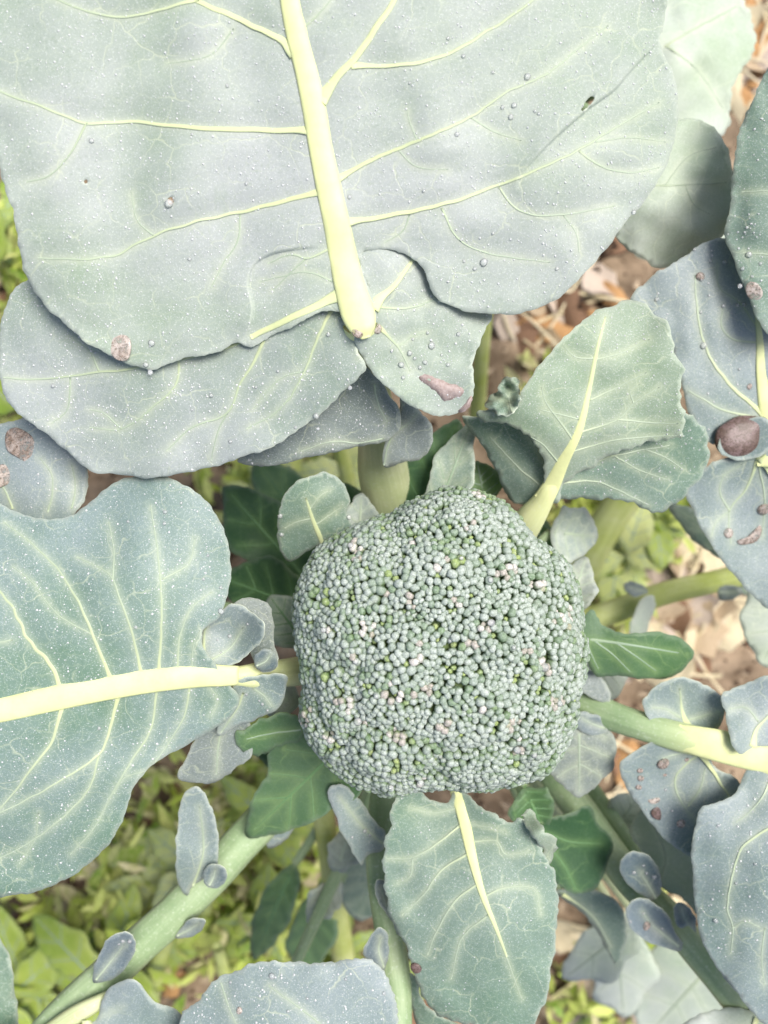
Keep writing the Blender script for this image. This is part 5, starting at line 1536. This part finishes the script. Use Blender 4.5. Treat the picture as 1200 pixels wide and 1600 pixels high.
drop_on('br_low', 1064, 1287, 13, 'mud_pale', 'muddy_drop', 'pale shining drop near the tip of the spotted lobe', 'muddy drop')
for x, y, d in ((1000, 1204, 9), (1001, 1216, 10), (998, 1230, 9), (1039, 1211, 6), (1073, 1187, 7)):
    drop_on('br_low', x, y, d, 'mud', 'muddy_drop', 'small brown drop in the cluster on the spotted lobe', 'muddy drop', 'small brown drops on the spotted lobe')
drop_on('br_low', 1025, 1250, 20, 'mud_pale', 'muddy_drop', 'flat pale dirt flake on the spotted lobe', 'muddy drop', outline=[(1012, 1250), (1022, 1243), (1031, 1244), (1031, 1252), (1020, 1256)], h=.06)
drop_on('br_low', 1030, 1272, 20, 'mud_dark', 'muddy_drop', 'dark wet dirt patch on the spotted lobe', 'muddy drop', outline=[(1018, 1268), (1030, 1260), (1041, 1266), (1040, 1278), (1028, 1281), (1020, 1276)], h=.05)
drop_on('br', 1096, 1172, 14, 'mud_dark', 'muddy_drop', 'dark brown drop in the crook of the spotted-lobe stalk', 'muddy drop')
drop_on('c2', 1010, 1446, 14, 'mud', 'muddy_drop', 'brown drop in the middle of the slate spoon-shaped lobe', 'muddy drop')
drop_on('bottom', 650, 1512, 18, 'mud_dark', 'muddy_drop', 'dark brown drop caught at the edge of the long oval leaf', 'muddy drop')
drop_on('top', 559, 520, 17, 'mud', 'muddy_drop', 'brown drop at the foot of the huge leaf midrib', 'muddy drop')
drop_on('top_right_low', 590, 514, 15, 'mud_pale', 'muddy_drop', 'pinkish drop at the foot of the huge leaf midrib', 'muddy drop')
drop_on('bottom_left', 374, 1579, 10, 'mud_pale', 'muddy_drop', 'small cream speck on the dewy grey-blue leaf', 'muddy drop')
# brown scar on the lobe of the huge leaf
s = SURF['top_right_low']
for ol, nm in (([(655, 590), (664, 585), (680, 590), (700, 598), (722, 606), (724, 616), (708, 623), (694, 627), (685, 615), (668, 603)], 'long pinkish brown scar'), ([(716, 642), (728, 630), (736, 618), (738, 624), (732, 638), (722, 645)], 'brown nibbled edge')):
    c = catmull(ol, 5, True) + rng.uniform(-1.0, 1.0, (len(catmull(ol, 5, True)), 2))
    z = s.z(c)
    cz = c.mean(0)
    P = np.concatenate([WA(c, z + .00010), WA(np.array([cz]), s.z([cz]) + .00018)])
    n = len(c)
    P2 = np.concatenate([WA(c, z - .0004)])
    V = np.concatenate([P, P2])
    F = [(n, (i + 1) % n, i) for i in range(n)] + [(i, (i + 1) % n, n + 1 + (i + 1) % n, n + 1 + i) for i in range(n)]
    o = link('scar', mesh('scar', V, F), topleaf, [M['scar']])
    o['label'] = nm + ' on the lobe'

# clear drops one can pick out
CLEAR = {'top': ('clear bead of water on the main blade of the huge leaf', [(264, 318, 14), (143, 220, 8), (824, 120, 11), (803, 165, 9), (785, 168, 7), (798, 183, 9), (724, 88, 7), (714, 210, 8), (237, 536, 11), (228, 570, 9), (235, 582, 10), (355, 134, 6), (385, 287, 6), (546, 308, 7), (770, 113, 6), (842, 178, 6), (836, 174, 6), (296, 405, 6), (700, 60, 6), (640, 130, 5), (300, 210, 5), (470, 120, 5), (756, 410, 13), (742, 420, 7), (725, 408, 6), (990, 332, 8), (662, 298, 6), (770, 365, 5), (720, 375, 5), (870, 420, 6), (700, 440, 5)]),
         'top_left_low': ('clear bead of water on the wide under-lobe of the huge leaf', [(494, 650, 10), (497, 520 + 150, 6), (513, 523, 7), (547, 606, 8), (330, 618, 7), (83, 603, 7), (462, 668, 6), (400, 605, 5), (434, 580, 5), (240, 560, 5), (360, 690, 6), (300, 640, 5)]),
         'top_right_low': ('clear bead of water on the scarred lobe of the huge leaf', [(674, 540, 12), (640, 552, 9), (627, 570, 10), (664, 566, 8), (656, 574, 7), (716, 522, 7), (668, 520, 6), (700, 570, 7), (630, 590, 7), (645, 530, 5), (690, 555, 5), (648, 560, 6), (612, 548, 6)]),
         'left': ('clear bead of water on the second-largest leaf', [(258, 800, 7), (345, 955, 10), (212, 980, 6), (257, 818, 6), (325, 868, 5), (200, 815, 5), (318, 905, 5), (155, 1138, 6), (345, 918, 6), (283, 786, 5), (52, 1082, 6)]),
         'left_cup': ('clear bead of water in the cupped lobe at the end of the second-largest leaf', [(359, 994, 7), (387, 975, 5), (340, 1000, 4), (345, 1020, 4)]),
         'left_low_cup': ('clear bead of water in the lower lobe at the end of the second-largest leaf', [(410, 1100, 6), (418, 1110, 5), (405, 1095, 4), (385, 1085, 5)]),
         'n1': ('clear bead of water on the leaf above the muddy pool', [(1099, 540, 11), (1026, 468, 7), (1130, 478, 8), (1152, 477, 7), (1162, 476, 8), (1132, 410, 8), (1110, 408, 6), (1085, 390, 5), (1095, 488, 5), (1155, 577, 5), (1096, 437, 6)]),
         'n2': ('clear bead of water beside the round tan drop', [(1156, 447, 8), (1170, 398, 10), (1160, 420, 7), (1188, 412, 6), (1175, 432, 5)]),
         'bottom_left': ('clear bead of water on the dewy grey-blue leaf', [(425, 1525, 10), (600, 1552, 6), (480, 1560, 5), (360, 1535, 5), (540, 1530, 5), (450, 1580, 5)]),
         'bl_spoon': ('clear bead of water on the slate spoon lobe of the long bare stalk', [(192, 1470, 7), (203, 1470, 8), (186, 1475, 5)]),
         'd3': ('clear bead of water on the slate lobe below the head', [(570, 1298, 8), (550, 1308, 5), (578, 1305, 5)]),
         'c1': ('clear bead of water on the slate lobe with a faint vein', [(990, 1363, 7), (1010, 1364, 6), (1022, 1370, 8), (1005, 1352, 5)]),
         'c2': ('clear bead of water on the slate lobe holding a brown drop', [(1005, 1427, 5), (1034, 1451, 5), (985, 1440, 5)]),
         'br': ('clear bead of water on the large blue leaf blade beside the spotted lobe', [(1118, 1438, 8), (1150, 1380, 5), (1122, 1290, 5), (1180, 1350, 5)]),
         'br_low': ('clear bead of water on the spotted lobe', [(1050, 1267, 5), (1040, 1234, 5), (1010, 1265, 4), (1072, 1160, 5)]),
         'small': ('clear bead of water on the small oval leaf', [(438, 806, 9), (440, 835, 8), (545, 808, 8)])}
for key, (lab, lst) in CLEAR.items():
    for x, y, d in lst:
        drop_on(key, x, y, d * 0.9, 'water', 'water_drop', lab, 'water drop', 'drops: ' + lab, h=.5)
for x, y, d in [(640, 945, 9), (762, 972, 12), (850, 1040, 15), (805, 1168, 12), (655, 1218, 12), (565, 1128, 13), (870, 1098, 10), (700, 1005, 8), (612, 1218, 8), (757, 910, 9), (560, 1030, 9), (720, 880, 7), (590, 1085, 8),
                (828, 1175, 9), (510, 985, 9), (556, 858, 9), (735, 830, 6), (690, 1180, 7), (800, 1010, 7)]:
    p_, n_ = HEAD_TOP(x, y)
    k = (CAM_H - p_[2]) / FPX
    ol = [(d / 2 * k * math.cos(t), d / 2 * k * math.sin(t)) for t in np.linspace(0, 2 * math.pi, 12, endpoint=False)]
    o = dome('water_drop', ol, Vector(p_) - Vector(n_) * d * k * .25, n_, d * k * .75, 'water')
    tag(o, 'clear bead of water sitting on the broccoli head', 'water drop', 'drops on the broccoli head')

# fine dew: thousands of specks
def dew(key, n, region, label, dmin=1.4, dmax=2.6, seed=1):
    s = SURF[key]
    q = np.random.default_rng(seed)
    lo, hi = np.array(region[:2], float), np.array(region[2:], float)
    P = q.uniform(lo, hi, (n * 5, 2))
    P = P[inside(P, s.poly)]
    dens = Waves(seed + 3, 110)(P) * .5 + Waves(seed + 4, 35)(P) * .35
    P = P[q.random(len(P)) < 1 / (1 + np.exp(-2.2 * (dens - .25)))][:n]
    z = s.z(P)
    P = P[s.de > 3]
    z = s.z(P)
    C = WA(P, z)
    e = 2.0
    zx = (s.z(P + [e, 0]) - s.z(P - [e, 0])) / (2 * e * (CAM_H - z) / FPX)
    zy = -(s.z(P + [0, e]) - s.z(P - [0, e])) / (2 * e * (CAM_H - z) / FPX)
    k = (CAM_H - z) / FPX
    d = np.clip(np.exp(q.normal(math.log(1.75), .42, len(P))), dmin * .7, dmax * 1.5) * k
    sg = 6
    prof = [(.9, -.15), (1.0, .18), (.62, .62)]
    U = [(f * math.cos(2 * math.pi * i / sg), f * math.sin(2 * math.pi * i / sg), h) for f, h in prof for i in range(sg)] + [(0, 0, .8)]
    U = np.array(U)
    Fq = [(j * sg + i, j * sg + (i + 1) % sg, (j + 1) * sg + (i + 1) % sg, (j + 1) * sg + i) for j in range(2) for i in range(sg)] + [(2 * sg + i, 2 * sg + (i + 1) % sg, 3 * sg) for i in range(sg)]
    Fq.append(tuple(reversed(range(sg))))
    V = U[None] * (d / 2)[:, None, None]
    V[:, :, 2] += V[:, :, 0] * zx[:, None] + V[:, :, 1] * zy[:, None]
    V = (V + C[:, None]).reshape(-1, 3)
    m_ = len(U)
    F = [tuple(i * m_ + a for a in f) for i in range(len(P)) for f in Fq]
    o = link('dew', mesh('dew', V, F), None, [M['dew']])
    tag(o, label, 'dew', kind='stuff')
dew('top', 4000, (-20, -40, 1060, 580), 'fine dew specks over the main blade of the huge leaf', seed=21)
dew('top_left_low', 1700, (0, 390, 575, 750), 'fine dew specks over the wide under-lobe of the huge leaf', seed=23)
dew('top_right_low', 320, (555, 400, 770, 650), 'fine dew specks over the scarred lobe of the huge leaf', dmax=4.5, seed=24)
dew('top_back', 120, (370, 570, 630, 730), 'fine dew specks on the grey rear lobe of the huge leaf', seed=25)
dew('left', 850, (-20, 740, 365, 1400), 'fine dew specks over the second-largest leaf', seed=26)
dew('back_left', 60, (0, 650, 140, 800), 'fine dew specks on the leaf behind the second-largest leaf', seed=27)
dew('bottom_left', 220, (280, 1500, 625, 1620), 'fine dew specks on the dewy grey-blue leaf', seed=28)
dew('br', 190, (1080, 1180, 1220, 1600), 'fine dew specks on the large blue leaf blade beside the spotted lobe', seed=29)
dew('right_low', 120, (850, 650, 1110, 800), 'fine dew specks on the lower lobe of the upright leaf', seed=30, dmax=2.0)
dew('right', 160, (750, 480, 1070, 700), 'fine dew specks on the upright pale green leaf', seed=31, dmax=1.8)
dew('n1', 90, (985, 370, 1220, 690), 'fine dew specks on the leaf above the muddy pool', seed=32)
dew('n2', 140, (1130, 100, 1220, 520), 'fine dew specks on the grey-green leaf beyond the pool', seed=33)
dew('bottom', 120, (600, 1230, 875, 1600), 'fine dew specks on the long oval leaf', seed=34, dmax=1.8)
